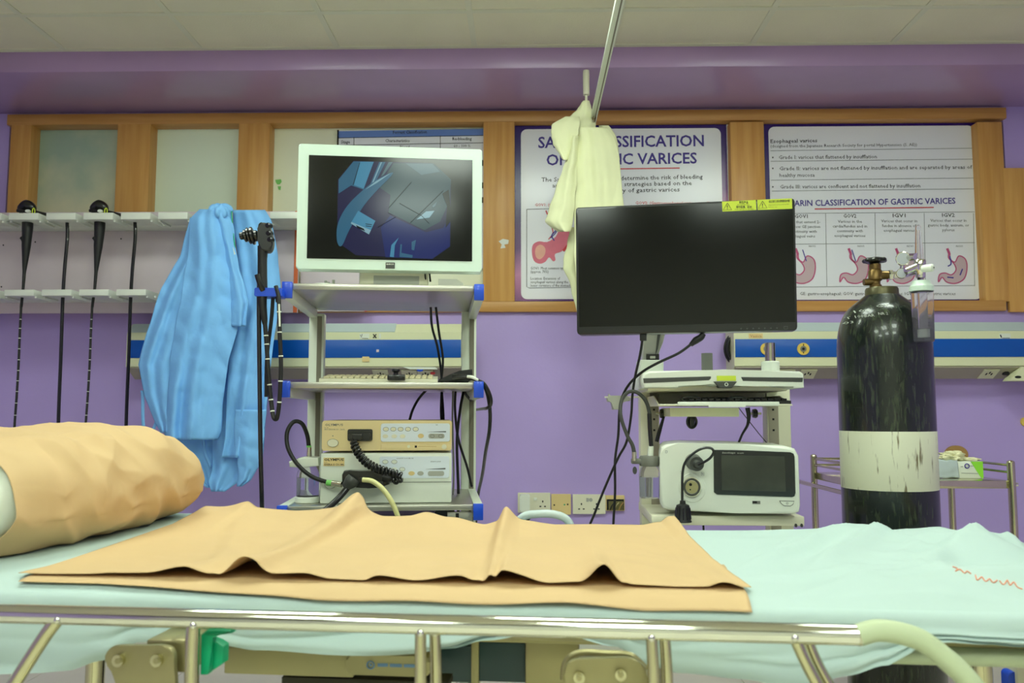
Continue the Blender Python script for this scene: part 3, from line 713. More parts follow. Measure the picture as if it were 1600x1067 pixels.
cl(cloth(I4, [(640, 367, 416), (690, 366, 412), (730, 372, 404), (750, 372, 392), (760, 370, 378)], GY - .03, 1.3, .018, 9, 36, 40, .02, .007), 'sleeve', 'gown', g2)
m = MB(); m.ptube([(362, 330, GY - .05), (363, 350, GY - .06), (366, 378, GY - .06), (369, 400, GY - .05)], .0025, 6); m.build('neck_binding', 'green', g2)
m = MB(); m.ppoly([(360, 388), (364, 386), (368, 397), (364, 398)], GY - .067, GY - .066); m.build('size_label', 'white', g2)

# ------------------------------------------------------------ curtain track, drop rod, curtain
p = hit(916, 108, I4, YS + .03)
t = thing('curtain_track', 'pale metal curtain track running overhead from the wall soffit towards the viewer', 'track', Matrix.Translation(p))
zt_ = hit(926, 192, I4, 3.52); zz = zt_.z; xx = zt_.x
q = MB()
q.box(xx - .013, xx + .013, .3, 3.53, zz - .006, zz + .012, .002); q.build('track_rail', 'alu_white', t)
q = MB(); q.box(xx + .002, xx + .007, .3, 3.5, zz - .0068, zz + .004); q.build('track_groove', 'groove', t)
xr_ = hit(916, 130, I4, YS + .03).x
q = MB(); q.lathe([(.014, ZS - .11), (.0145, ZS - .02), (.0135, ZS)], (xr_, YS + .03, 0), 18); q.build('ceiling_sleeve', 'cream', t)
q = MB(); q.sweep(catmull([(xr_, YS + .03, ZS - .1), (xr_, YS + .03, ZS - .17), (xr_ + .01, YS + .03, zz + .01), (xx, YS + .02, zz)], 5), .006, 10); q.build('drop_rod', 'cream', t)
q = MB(); q.box(xx - .006, xx + .006, 0.28, .30, zz, ZC); q.build('front_hanger', 'alu_white', t)
for k in range(6):
    m = MB(); yy = 3.50 - .016 * k; m.sweep([(xx + .006 * math.cos(2 * math.pi * i / 12), yy, zz - .012 + .008 * math.sin(2 * math.pi * i / 12)) for i in range(12)], .0014, 5, closed=True); m.build('glider_hook', 'brass', t)
CYY = 3.42
p = hit(930, 200, I4, CYY); t = thing('gathered_curtain', 'pale cream curtain bunched up and hanging from the end of the ceiling track', 'curtain', Matrix.Translation(p))
cl(cloth(I4, [(199, 900, 948), (215, 901, 960), (240, 900, 966), (280, 899, 971), (330, 897, 974), (400, 897, 970), (470, 903, 960)], CYY, 2.6, .022, 4, 56, 70, .03, .006), 'main_fall', 'curtain', t)
cl(cloth(I4, [(157, 912, 920), (172, 901, 926), (188, 884, 930), (205, 872, 932), (218, 868, 930)], CYY + .03, 1.5, .012, 2, 30, 30, .02, .008), 'gathered_top', 'curtain', t)
cl(cloth(I4, [(182, 884, 906), (194, 862, 905), (208, 861, 904), (228, 865, 896), (240, 874, 890), (250, 880, 886)], CYY - .02, 1.1, .012, 7, 30, 30, .015, .006), 'side_flap', 'curtain', t)
cl(cloth(I4, [(212, 893, 904), (250, 884, 903), (290, 870, 900), (330, 857, 897), (346, 851, 895), (356, 862, 893), (362, 872, 892)], CYY - .01, 1.6, .016, 5, 30, 50, .03, .005), 'left_fall', 'curtain', t)
cl(cloth(I4, [(196, 936, 950), (215, 938, 964), (245, 942, 968), (275, 944, 967)], CYY + .06, 1.2, .01, 6, 20, 24, .02, .006), 'back_fold', 'curtain', t)
cl(cloth(I4, [(355, 890, 930), (385, 886, 930), (405, 880, 930), (420, 880, 930), (440, 890, 930), (470, 897, 930), (500, 905, 930)], CYY + .04, 2.5, .02, 9, 30, 40, .01, .009), 'lower_fall', 'curtain', t)

# ------------------------------------------------------------ left trolley
ML = frame(600, 2.42, 6)
car = thing('equipment_trolley', 'white aluminium trolley with three grey shelves and blue corner caps', 'trolley', ML)
hL = lambda x, y, v: hit(x, y, ML, v)
xa, xb = hL(457, 450, 0).x, hL(741, 450, 0).x
DV = .50
zs = [hL(600, y, 0).z for y in (449, 602, 794)]
thk = [.018, .018, .016]
for z, th, (cx0, cx1), lab in zip(zs, thk, ((442, 457), (440, 453), (432, 446)), 'abc'):
    m = MB(ML); m.box(xa, xb, 0, DV, z - th / 2, z + th / 2, .002); sh = m.build('shelf', 'alu', car)
    for side in (-1, 1):
        x = xa - .014 if side < 0 else xb + .014
        m = MB(ML); m.box(x - .0135, x + .0135, .002, DV, z - .035 if side < 0 else z - .035, z + th / 2 + .001, .002); arm = m.build('shelf_arm', 'alu_white', car)
        m = MB(ML); m.box(x - .0145, x + .0145, -.012, .004, z - .036, z + th / 2 + .003, .002); m.build('blue_end_cap', 'cap_blue', arm)
for side, x in ((-1, xa - .002), (1, xb + .002)):
    m = MB(ML); m.box(x - .026, x + .026, DV, DV + .045, .12, zs[0] - .02 if side < 0 else zs[0] + .0, .003); po = m.build('upright_post', 'alu_white', car)
    m = MB(ML); m.box(x + .002, x + .018, DV - .002, DV + .001, .13, zs[0] - .03); m.build('post_groove', 'groove', po)
for x in (xa, xb):
    m = MB(ML); m.box(x - .02, x + .02, -.02, DV + .06, .09, .13, .004); m.build('foot_bar', 'alu_white', car)
    for y in (.0, DV + .02):
        m = MB(ML); m.cyl((x - .012, y, .045), (x + .012, y, .045), .045, seg=20); m.build('castor', 'black_m', car)
m = MB(ML); m.box(xa, xb, .0, DV, .13, .15, .002); m.build('base_shelf', 'alu', car)
for a_, c_ in ((447, 534), (699, 738)):
    m = MB(ML); m.pbox(a_, 800, c_, 819, .02, .035, .001); m.build('shelf_apron', 'alu', car)
for a_ in (518, 712):
    m = MB(ML); m.pbox(a_, 802, a_ + 5, 812, .018, .021); m.build('apron_slot', 'hole', car)
m = MB(ML); m.pbox(475, 799, 484, 808, .005, .02); m.build('cable_clip', 'alu_white', car)
# blue scope holder
m = MB(ML); a, c = m.h(401, 457, -.02), m.h(444, 457, -.02)
m.rrect(a.x, c.x, m.h(420, 465, -.02).z, m.h(420, 452, -.02).z, -.05, .01, .004, .001); hold = m.build('scope_holder', 'cap_blue', car)
# dark box under the bottom shelf
t = thing('suction_unit', 'dark box under the lowest shelf of the left trolley, mostly hidden by the bed', 'machine', ML @ Matrix.Translation((0, .25, .15)))
m = MB(ML); m.box(-.16, .17, .1, .42, .152, zs[2] - .05, .01); m.build('casing', 'black_m', t)
m = MB(ML); c = m.h(695, 803, .06); m.cyl((c.x, .06, c.z), (c.x, .1, c.z), .03); m.build('knob', 'black', t)

# white monitor
MM = frame(609, 2.46, 7)
zb_ = hit(609, 422, MM, 0).z
t = thing('monitor', 'mint-white medical monitor showing a blue camera picture, on top of the left trolley', 'monitor', MM @ Matrix.Translation((0, 0, zs[0])))
q = MB(MM); q.prr(464.5, 229, 753, 422, 0, .055, .006, .004); q.build('bezel', 'mon_white', t)
q = MB(MM); q.prr(481, 246, 738, 406, -.0012, .003, .001); q.build('screen', 'screen', t)
def zq(M, L, o, k): return [(o[0] + x / k, o[1] + y / k) for x, y in L]
z6 = lambda L: [(400 + x / 4.103, 200 + y / 4.103) for x, y in L]
SCOL = [emat('screen_navy', (34, 33, 72), .62), emat('screen_teal', (46, 74, 82), .62), emat('screen_pale', (74, 106, 116), .62), emat('screen_blue', (52, 104, 132), .62), emat('screen_sky', (72, 142, 174), .62), emat('screen_blue_deep', (28, 40, 104), .62), emat('screen_white', (135, 178, 190), .62), emat('screen_black', (14, 18, 22), .4)]
polys = [
 (0, [(625, 210), (1130, 225), (1250, 330), (1245, 760), (1130, 840), (640, 815), (520, 730), (525, 330)], 0),
 (1, [(880, 225), (1140, 226), (1250, 330), (1240, 470), (1180, 600), (1080, 655), (850, 540), (862, 430), (790, 380)], 0),
 (2, [(960, 227), (1130, 229), (1180, 280), (1060, 300)], 0),
 (5, [(860, 560), (1090, 668), (1200, 640), (1245, 560), (1243, 758), (1130, 838), (830, 828), (800, 640)], 0),
 (3, [(625, 214), (755, 216), (690, 395), (610, 368), (530, 420), (530, 330)], 0),
 (4, [(668, 216), (755, 217), (690, 388), (628, 365)], 0),
 (3, [(790, 218), (830, 218), (765, 350), (730, 368)], 0), (2, [(850, 219), (876, 219), (820, 300), (800, 312)], 0), (6, [(800, 219), (808, 219), (752, 350), (744, 352)], 0),
 (3, [(870, 285), (760, 340), (650, 430), (570, 520), (522, 625), (520, 728), (550, 755), (600, 650), (690, 500), (780, 395), (862, 312)], 4),
 (6, [(866, 287), (770, 340), (700, 395), (775, 352)], 0),
 (4, [(655, 530), (765, 595), (737, 655), (612, 602)], 0), (6, [(612, 602), (737, 655), (724, 682), (608, 612)], 0), (7, [(640, 622), (690, 645), (700, 662), (650, 640)], 0),
 (6, [(1028, 586), (1090, 535), (1145, 530), (1112, 575)], 0), (2, [(1130, 500), (1160, 472), (1150, 500), (1136, 512)], 0),
 (4, [(858, 825), (868, 750), (915, 702), (890, 752), (884, 828)], 0), (3, [(926, 745), (936, 745), (932, 800), (1005, 815), (1002, 832), (920, 826)], 0), (3, [(998, 730), (1026, 716), (1014, 785), (998, 780)], 0),
 (7, [(1195, 420), (1235, 395), (1248, 520), (1246, 600), (1215, 640), (1225, 500)], 0),
 (7, [(700, 612), (745, 618), (742, 622), (704, 617)], 0), (7, [(704, 625), (742, 630), (740, 634), (704, 630)], 0),
]
q = MB(MM); vv = -.0016
for k, (mi, L, sm) in enumerate(polys):
    q.mi = mi; q.ppoly(z6(L), vv - .00012 * k, vv - .00012 * k + .0001, sm)
q.mi = 7; vv -= .003
for L in ([(996, 345), (850, 510)], [(920, 480), (1060, 560), (1110, 610)], [(1200, 400), (990, 605)], [(665, 222), (622, 365)], [(845, 540), (895, 568), (780, 635)]): q.pstroke(z6(L), .9, vv, 0)
q.build('screen_picture', SCOL, t, smooth=0)
q = MB(MM); q.prr(602.5, 410, 617, 419.5, -.0015, .001, .001); lg = q.build('maker_badge', 'dgrey', t)
q = MB(MM); q.text('BARCO', 604, 615.5, 413.8, 2.4, -.002, .02); q.build('badge_lettering', 'white', lg, smooth=0)
q = MB(MM); q.box(-.10, .11, .055, .12, zs[0] + .02, zb_ + .06, .006); nk = q.build('stand_neck', 'cream', t)
q = MB(MM); q.box(-.056, .082, .053, .056, zs[0] + .012, zs[0] + .05); q.build('neck_panel', 'lgrey', nk)
q = MB(MM); q.box(-.10, .21, .03, .24, zs[0] + .0095, zs[0] + .02, .004); q.build('stand_foot', 'cream', t)
q = MB(MM); p0 = q.h(685, 440, .02); q.prism([(p0.x, zs[0] + .0095), (p0.x + .075, zs[0] + .0095), (p0.x + .075, zs[0] + .022), (p0.x + .055, zs[0] + .034), (p0.x, zs[0] + .034)], .0, .04); q.build('cable_cover', 'lgrey', t)
for x in (664, 671):
    q = MB(MM); q.ptube([(x, 424, .06), (x + .6, 432, .055), (x + 1.5, 440, .06)], .003, 8); q.build('signal_cable', 'black', t)
# small white dish with valves on top shelf
p = ML @ hL(512, 441, .08); t = thing('valve_dish', 'small white dish with three upright valves on the trolley top shelf, left of monitor stand', 'dish', Matrix.Translation(p))
m = MB(ML); c = hL(508, 441, .08); m.lathe([(.034, zs[0] + .0095), (.042, zs[0] + .015), (.04, zs[0] + .017), (.0, zs[0] + .013)], (c.x, .08, 0), 24); m.build('dish', 'white', t)
for x, hh in ((509, .016), (513, .012), (521, .019)):
    m = MB(ML); c = hL(x, 440, .08); m.cyl((c.x, .08, zs[0] + .012), (c.x, .08, zs[0] + .014 + hh), .004, seg=10); m.build('valve', 'lgrey', t)

# keyboard on middle shelf
z1 = zs[1] + .0095
p = ML @ V((0, .1, z1)); t = thing('keyboard', 'yellowed cream keyboard lying on the middle shelf of the left trolley', 'keyboard', Matrix.Translation(p))
m = MB(ML); xk0, xk1 = m.h(500, 594, .08).x, m.h(684, 594, .08).x
m.xprism([(.06, z1), (.2, z1), (.2, z1 + .026), (.06, z1 + .012)], xk0, xk1); kb = m.build('keyboard_case', 'cream', t)
for r in range(4):
    for c in range(18):
        m = MB(ML); x = xk0 + .012 + c * (xk1 - xk0 - .024) / 18; y = .07 + r * .031; z = z1 + .012 + .014 * (y - .06) / .14
        m.box(x, x + .0145, y, y + .024, z, z + .007, .0015, 1); m.build('key', 'keys', kb)
p = ML @ V((hL(619, 590, .04).x, .04, z1)); t = thing('camera_clip', 'small black clamp with a round knob resting in front of the keyboard, middle shelf', 'clamp', Matrix.Translation(p))
m = MB(ML); m.pbox(605, 585, 633, 594, .03, .055, .003); m.build('clamp_body', 'black', t)
m = MB(ML); m.pbox(609, 588, 616, 593, .026, .031, .001); m.pbox(622, 588, 629, 593, .026, .031, .001); m.build('clamp_jaw', 'black_m', t)
m = MB(ML); c = hL(618.5, 580, .045); m.lathe([(.007, -.012), (.007, -.004), (.0125, 0), (.012, .006), (.0, .009)], (c.x, c.y, c.z), 16); m.build('knob', 'black', t)
p = ML @ V((hL(710, 590, .1).x, .1, z1)); t = thing('camera_head_cable', 'black video adapter with a thick looping cable on the right end of the middle shelf', 'cable', Matrix.Translation(p))
m = MB(ML); m.ppoly([(684, 596), (686, 593), (705, 584), (718, 579), (738, 576.5), (739, 591), (732, 597)], .06, .11, 0, .003); m.build('adapter_body', 'black_m', t)
m = MB(ML); m.ptube([(708, 590, .03), (720, 589, .02), (735, 590, .01), (748, 595, .0)], [.011, .009, .007, .0055], 10); st = m.build('plug', 'black', t)
m = MB(ML); m.ptube([(730, 588.4, .006), (738, 589.4, .0), (747, 594, -.008)], [.004, .005, .004], 8); m.build('white_wrap', 'white', st)
m = MB(ML); m.ptube([(745, 594, 0), (757, 600, 0), (766, 618, 0), (767, 632, .02), (760, 638, .05), (755, 638.5, .2), (745, 640, .56)], .005, 8); m.build('cable_loop', 'black', t)
m = MB(ML); m.ptube([(745, 595, 0), (758, 606, .02), (765, 635, .03), (765, 670, .05), (759, 705, .15), (754, 740, .35), (746, 780, .56), (742, 840, .57)], .0055, 8); m.build('cable_loop', 'black', t)

# cables at the back of the left trolley
def cable(label, pts, r=.0045, m='black_m', M=I4, name='power_cable', grp=None):
    p = M @ hit(pts[0][0], pts[0][1], M, pts[0][2])
    q = MB(M); q.ptube(pts, r, 8)
    return tg(q.build(name, m, at=p), label, 'cable', grp)
cable('thin black cable hanging behind the top shelf of the left trolley, left of two', [(673, 480, .3), (675, 510, .32), (684, 545, .33), (690, 590, .4), (689, 640, .4), (690, 660, .4)], .004, M=ML)
cable('thin black cable hanging behind the top shelf of the left trolley, right of two', [(681, 480, .3), (686, 520, .33), (692, 560, .34), (690, 600, .42), (693, 650, .4), (692, 662, .38)], .004, M=ML)
cable('short black cable curving down to the top of the yellowed unit', [(671, 604, .3), (655, 622, .3), (645, 640, .3), (640, 656, .3)], .0042, M=ML)
cable('black cable crossing leftwards between the yellowed unit and the right trolley post', [(726, 604, .35), (719, 640, .33), (714, 690, .32), (716, 760, .33), (716, 800, .33)], .0046, M=ML)
cable('black cable slanting down to the right trolley post, beside the yellowed unit', [(712, 604, .33), (711, 640, .36), (716, 685, .38), (730, 730, .4), (737, 760, .42)], .0042, M=ML)
cable('short black cable looping from the middle shelf to the right trolley post', [(724, 604, .33), (728, 616, .36), (736, 626, .42)], .0046, M=ML)
cable('grey flat cable hanging down behind the right side of the stacked units', [(708, 604, .3), (707, 660, .3), (709, 740, .3), (707, 790, .3)], .003, 'grey', M=ML)

# stacked units
def unit(label, x0, y0, x1, y1, v0, m, d=.40):
    p = ML @ V((hL((x0 + x1) / 2, y1, v0).x, v0, hL(600, y1, v0).z)); return thing('processor_unit', label, 'medical device', Matrix.Translation(p))
zbot = zs[2] + .008
t = unit('yellowed cream light source unit, upper of the two stacked on the trolley', 503, 656, 706, 703, .05, 'yellowed')
m = MB(ML); m.prr(503, 657, 706, 704, .05, .43, .006, .003); m.build('casing', 'yellowed', t)
m = MB(ML); m.pbox(595, 694, 705, 704, .044, .052, .002); m.build('lower_strip', 'yellowed', t)
m = MB(ML); m.prr(595, 661.5, 703, 690, .046, .052, .006, .002); pn = m.build('control_panel', 'panel', t)
for x, y in [(603, 670.5), (614.5, 670.5), (626, 670.5), (637.5, 670.5), (649.5, 670.5), (602, 681.5), (616, 681.5), (629, 681.5)]:
    m = MB(ML); m.pdisc(x, y, 4.3, .0445, .047, 18, 3.1); m.build('button', 'lgrey' if y < 600 else 'cream', pn)
m = MB(ML); m.pdisc(657.5, 681, 4.6, .044, .047, 18, 3.6); m.build('button', 'yblank', pn)
m = MB(ML); m.prr(669.5, 677.5, 694.5, 685, .0445, .047, .006); m.build('button', 'lgrey', pn)
m = MB(ML)
for x in (603, 614.5, 626, 637.5, 649.5): m.pring(x, 670.5, 4.3, .25, .0445, 0, 18, 3.1)
m.ppoly([(666, 675), (697, 673.5), (697, 675.3)], .0452, .046); m.text('Lit', 681, 684, 664.5, 2.2, .0455); m.pring(675.5, 681.3, 3.2, .25, .0443, 0, 16, 2.4); m.pring(688.5, 681.3, 3.2, .25, .0443, 0, 16, 2.4)
m.build('panel_print', 'ink_g', pn, smooth=0)
m = MB(ML); m.prr(632, 694.5, 701, 702, .042, .046, .004); st = m.build('lower_trim', 'yellowed', t)
for x, y, r_, mm in ((638.5, 697.5, 2.4, 'cream'), (694, 698, 3.9, 'cream')):
    m = MB(ML); m.pdisc(x, y, r_, .039, .043, 16); m.build('round_button', mm, st)
m = MB(ML); m.pbox(648, 696, 651.5, 699.5, .0412, .043); m.build('slot', 'hole', st)
m = MB(ML); m.pstroke([(653, 697.4), (682, 697.8)], .5, .0415, 0); m.build('slot_line', 'tan', st, smooth=0)
m = MB(ML); m.pdisc(520, 692, 8.3, .044, .051, 24, 6); m.build('power_button', 'cream', t)
m = MB(ML); m.pring(520, 692, 8.3, .5, .045, 0, 24, 6); m.pdisc(520, 681, .9, .048, .05, 8); m.build('button_ring', 'grey', t)
m = MB(ML); m.text('OLYMPUS', 508, 536, 665.5, 3.8, .0492, .015); m.text('EVIS LUCERA', 507, 513, 669, 1.5, .0492); m.text('PROCESSOR CV - 260SL', 507, 539, 672, 2.3, .0492); m.build('case_lettering', 'ink_g', t, smooth=0)
m = MB(ML); m.prr(543, 670.5, 582, 689, .046, .052, .005, .001); sck = m.build('video_socket', 'black', t)
m = MB(ML); m.prr(545, 677, 579, 685.5, .03, .047, .004, .002); m.build('video_plug', 'black', sck)
m = MB(ML); m.ppoly([(549, 678.5), (565, 678), (566, 684), (562, 688), (552, 688), (548, 684)], .018, .032, 0, .002); m.build('plug_latch', 'black', sck)
t = unit('white video processor unit with a control panel, lower of the two stacked on the trolley', 500, 706, 706, 785, .04, 'white')
m = MB(ML)
za, zb2 = m.h(600, 706, .045).z, zbot
xa_, xb_ = m.h(500, 745, .045).x, m.h(706, 745, .045).x
m.box(xa_, xb_, .045, .43, zbot + .001, za - .003, .006); m.build('casing', 'white', t)
m = MB(ML); m.pbox(501, 753, 705, 754, .0435, .046); m.build('panel_seam', 'grey', t)
m = MB(ML); m.prr(593, 713, 702, 747, .042, .046, .006, .001); pn = m.build('control_panel', 'panel', t)
for x, y, rx, ry, mm in ((602, 721.5, 4.4, 3, 'white'), (616, 721.5, 4.4, 3, 'white'), (616, 733, 4.4, 3, 'white'), (628.5, 733, 4.4, 3, 'white'), (643, 739.5, 5, 3.4, 'yblank'), (657, 739.5, 5, 3.4, 'lgrey')):
    m = MB(ML); m.pdisc(x, y, rx, .0405, .043, 18, ry); m.build('button', mm, pn)
m = MB(ML); m.prr(668.5, 736, 694, 743.5, .0405, .043, .006); m.build('button', 'lgrey', pn)
m = MB(ML)
for x, y in ((602, 721.5), (616, 721.5), (628.5, 733)): m.pring(x, y, 4.4, .25, .0405, 0, 18, 3)
m.ppoly([(664, 733), (696, 731), (696, 733.2)], .041, .0415); m.text('EXAM LAMP', 673, 689, 722, 2, .0415); m.text('LIGHT SOURCE', 620, 646, 717, 2, .0415)
m.build('panel_print', 'ink_g', pn, smooth=0)
m = MB(ML); m.pbox(505.5, 715, 538, 728, .043, .0455); lb = m.build('name_label', 'yblank', t)
m = MB(ML); m.text('OLYMPUS', 506.5, 537, 720, 4, .0425, .03); m.text('EVIS', 507, 511, 723.5, 1.6, .0425); m.text('EXERA II CV-180', 507, 537, 727, 2.8, .0425, .02); m.build('label_lettering', 'ink', lb, smooth=0)
m = MB(ML); m.pring(516, 757, 8.5, .6, .044, 0, 26, 6.5); m.build('port_ring', 'lgrey', t)
# scope connector hanging in front
p = ML @ hL(575, 750, .0); t = thing('scope_connector', 'black endoscope connector block with coiled cable plugged into the upper unit', 'connector', Matrix.Translation(p))
m = MB(ML); m.ppoly([(534, 742), (537, 736), (546, 735), (562, 736), (580, 736), (600, 739), (607, 742), (608, 757), (600, 760), (575, 761), (545, 760), (534, 757)], -.01, .035, 0, .006); m.build('connector_block', 'black', t)
m = MB(ML); m.ppoly([(556, 752), (575, 749), (600, 752), (598, 762), (575, 763), (556, 762)], -.018, .02, 0, .004); m.build('lower_block', 'black_m', t)
m = MB(ML); m.ptube([(541, 760, -.02), (549, 752, -.03), (553, 747, -.03)], [.013, .021, .019], 16); m.build('strain_relief', 'dgrey', t)
m = MB(ML); m.pdisc(562.5, 750, 3.6, -.035, -.01, 16); m.build('air_port', 'black', t)
m = MB(ML); m.ptube([(600, 745, -.005), (608, 747, -.01), (613, 747, -.01)], [.014, .012, .008], 14); m.build('cable_boot', 'black_m', t)
# coil
path = catmull([hL(x, y, v_) for x, y, v_ in ((554, 686, .012), (554, 695, .008), (560, 708, .0), (572, 722, -.005), (590, 732, -.01), (608, 738, -.01), (622, 742, -.012), (625, 747, -.012), (619, 750, -.008), (612, 748, 0))], 40)
L = [0]
for a, c in zip(path, path[1:]): L.append(L[-1] + (c - a).length)
TURN = .0104; pts = []; up = None
N = int(L[-1] / TURN * 14)
ii = 0
for k in range(N):
    d = L[-1] * k / (N - 1)
    while ii < len(L) - 2 and L[ii + 1] < d: ii += 1
    tt = (d - L[ii]) / max(L[ii + 1] - L[ii], 1e-9); p_ = path[ii].lerp(path[ii + 1], tt); tan = (path[ii + 1] - path[ii]).normalized()
    if up is None: up = tan.orthogonal().normalized()
    up = (up - tan * up.dot(tan)).normalized(); o = tan.cross(up); a = 2 * math.pi * d / TURN
    rr = .0095 * min(1, k / 20 + .1, (N - k) / 20 + .1)
    pts.append(p_ + up * rr * math.cos(a) + o * rr * math.sin(a))
m = MB(ML); m.sweep(pts, .0043, 8); m.build('coiled_cable', 'black', t)
m = MB(ML); m.ptube([(543, 762, -.025), (533, 774, -.035), (520, 787, -.05), (505, 800, -.07), (490, 816, -.09), (478, 835, -.1)], .0088, 12); m.build('umbilical_cable', 'black', t)
p = ML @ hL(565, 750, -.03); q = MB(ML); q.ptube([(567, 749.5, -.03), (582, 752, -.04), (598, 764, -.045), (612, 784, -.05), (622, 808, -.05), (626, 830, -.05)], .0072, 12)
tg(q.build('suction_tube', 'tube_y', at=p), 'yellowed silicone tube curving down from the black connector towards the bed', 'tube')
# water bottle
p = ML @ V((hL(481, 780, .1).x, .1, zbot)); t = thing('water_bottle', 'clear water bottle with a white lid on the lowest shelf of the left trolley', 'bottle', Matrix.Translation(p))
c = hL(481, 760, .1); zz_ = lambda y: hL(481, y, .1).z
kx = abs(hL(482, 760, .1).x - c.x)
m = MB(ML); m.lathe([(17.5 * kx, zz_(776)), (17.5 * kx, zz_(742)), (16 * kx, zz_(736)), (12 * kx, zz_(728)), (11 * kx, zz_(722))], (c.x, .1, 0), 32); m.build('bottle', 'glass2', t)
m = MB(ML); m.lathe([(16.2 * kx, zz_(775)), (16.2 * kx, zz_(746)), (0, zz_(746))], (c.x, .1, 0), 32); m.build('water_fill', 'water', t)
m = MB(ML); m.lathe([(18 * kx, zbot), (19.5 * kx, zz_(784)), (19.5 * kx, zz_(777)), (17 * kx, zz_(775))], (c.x, .1, 0), 32); m.build('base_cup', 'white', t)
m = MB(ML); m.ppoly([(451, 721), (463, 720), (465, 716), (475, 714), (497, 715), (498, 728), (470, 731), (452, 729.5)], .06, .13, 0, .004); m.build('lid', 'white', t)
m = MB(ML); c2 = hL(483, 706, .1); m.cyl((c2.x, .1, hL(483, 716, .1).z), (c2.x, .1, hL(483, 698, .1).z), .0085, .0065, 16); m.build('lid_fitting', 'steel', t)
m = MB(ML); m.cyl((c2.x - .001, .1, hL(483, 699, .1).z), (c2.x - .001, .1, hL(483, 696, .1).z), .0075, seg=16); c3, c4 = hL(511, 718 + 36, .02), hL(519, 718 + 37, .015); m.cyl(c3, c4, .0085, seg=14); m.build('green_ring', 'green_l', t)
m = MB(ML); m.cyl(c4, hL(534, 757, .005), .0085, seg=14); m.build('tube_connector', 'steel', t)
m = MB(ML); m.ptube([(482.5, 697, .1), (480, 680, .09), (472, 662, .07), (459, 659, .06), (449, 674, .05), (449, 696, .04), (458, 716, .03), (472, 733, .02), (490, 746, .015), (512, 753.5, .02)], .0062, 10); m.build('air_tube', 'black_m', t)

# hanging endoscope at blue holder
p = ML @ hL(412, 400, -.03); t = thing('endoscope', 'black endoscope with control knobs hanging on the blue holder of the left trolley', 'endoscope', Matrix.Translation(p))
m = MB(ML); v_ = -.035
m.ppoly([(403, 350), (408, 347), (417, 348), (421, 353), (424, 362), (426, 376), (424, 388), (419, 393), (410, 392), (404, 386), (402, 365)], v_ - .016, v_ + .016, 2, .006); m.build('control_head', 'black', t)
for x0_, x1_, rr in ((374.5, 381, .011), (381, 386, .018), (387, 391, .024), (392, 397, .026), (397, 403, .016)):
    m = MB(ML); a, c = m.h(x0_, 369, v_), m.h(x1_, 368, v_); ax = (c - a); n_ = 10
    pr = [(rr * .8, 0), (rr, ax.length * .2), (rr, ax.length * .8), (rr * .8, ax.length)]
    m.lathe(pr, a, 20, axis=ax); m.build('angulation_knob', 'black', t)
for x, y in ((417, 352, ), (418, 364), (420, 374)):
    m = MB(ML); c = m.h(x, y, v_ - .018); m.lathe([(.0085, .018), (.0085, .004), (.006, 0), (0, -.001)], c, 16, axis=(.35, 1, .1)); m.build('valve_button', 'black', t)
m = MB(ML); m.ptube([(411, 385, v_), (410, 405, v_), (410, 430, v_), (410, 452, v_), (410, 475, v_), (413, 498, v_), (414, 507, v_)], [.0155, .0135, .0135, .0145, .0125, .009, .0065], 16); m.build('grip', 'black_m', t)
m = MB(ML); m.ptube([(411, 453, v_ - .01), (406, 443, v_ - .02), (402, 429, v_ - .022)], [.009, .0075, .008], 12); m.build('channel_port', 'black', t)
ip = [(414, 505, v_), (416, 530, v_), (418, 560, v_), (421, 600, v_), (424, 630, v_), (427, 650, v_ - .005), (431, 655, v_ - .01), (434, 648, v_ - .015), (437, 620, v_ - .02), (439, 570, v_ - .02), (437, 520, v_ - .02), (436, 480, v_ - .02), (435, 462, v_ - .015), (431, 447, v_ - .01)]
m = MB(ML); m.ptube(ip, .0062, 10); it = m.build('insertion_tube', 'black_m', t)
P = catmull([V(a) for a in ip], 8)
for k in (6, 10, 16, 24, 30, 36, 62, 68, 74, 80, 86):
    m = MB(ML); a, c = m.h(*P[k]), m.h(*P[k + 1]); m.cyl(a, a + (c - a).normalized() * .0035, .0067, seg=10); m.build('depth_mark', 'white', it)
m = MB(ML); a, c = m.h(437, 510, v_ - .0265), m.h(436, 475, v_ - .0265); m.cyl(a, c, .003, seg=6); m.build('white_print', 'white', it)
m = MB(ML); m.ptube([(434, 472, v_), (431, 455, v_), (427, 462, v_ + .02), (424, 500, v_ + .03), (417, 560, v_ + .04), (416, 620, v_ + .04)], .0055, 8); m.build('bending_section', 'black_m', t)
m = MB(ML); m.ptube([(405, 440, v_ + .01), (404.5, 470, v_), (405, 540, v_), (406, 620, v_), (407, 700, v_), (409, 780, v_), (410, 840, v_), (410, 900, v_)], .0062, 10); m.build('umbilical_cable', 'black', t)

# ------------------------------------------------------------ right trolley
MR = frame(1130, 2.3, -2)
hR = lambda x, y, v: hit(x, y, MR, v)
t = thing('endoscopy_cart', 'cream medical cart with a handle bar, keyboard tray and lower shelf', 'trolley', MR)
m = MB(MR); m.ppoly([(1003, 590), (1006, 583), (1015, 579.5), (1115, 578), (1130, 577), (1165, 578), (1250, 580), (1256, 584), (1257, 606), (1240, 607), (1180, 600), (1160, 603), (1110, 603), (1095, 598), (1060, 606), (1006, 606)], 0, .40, 0, .006); top = m.build('top_tray', 'white', t)
m = MB(MR); m.ppoly([(1005, 591), (1111, 588), (1111, 591), (1108, 594), (1006, 598.5)], -.002, .01, 0, .001); m.build('handle_recess', 'dgrey', top)
m = MB(MR); m.ppoly([(1158, 589), (1255, 590), (1254, 597), (1161, 595)], -.002, .01, 0, .001); m.build('handle_recess', 'dgrey', top)
m = MB(MR); m.pbox(1120, 587, 1150, 595, -.0015, .002); wl = m.build('warning_label', 'yellow', top)
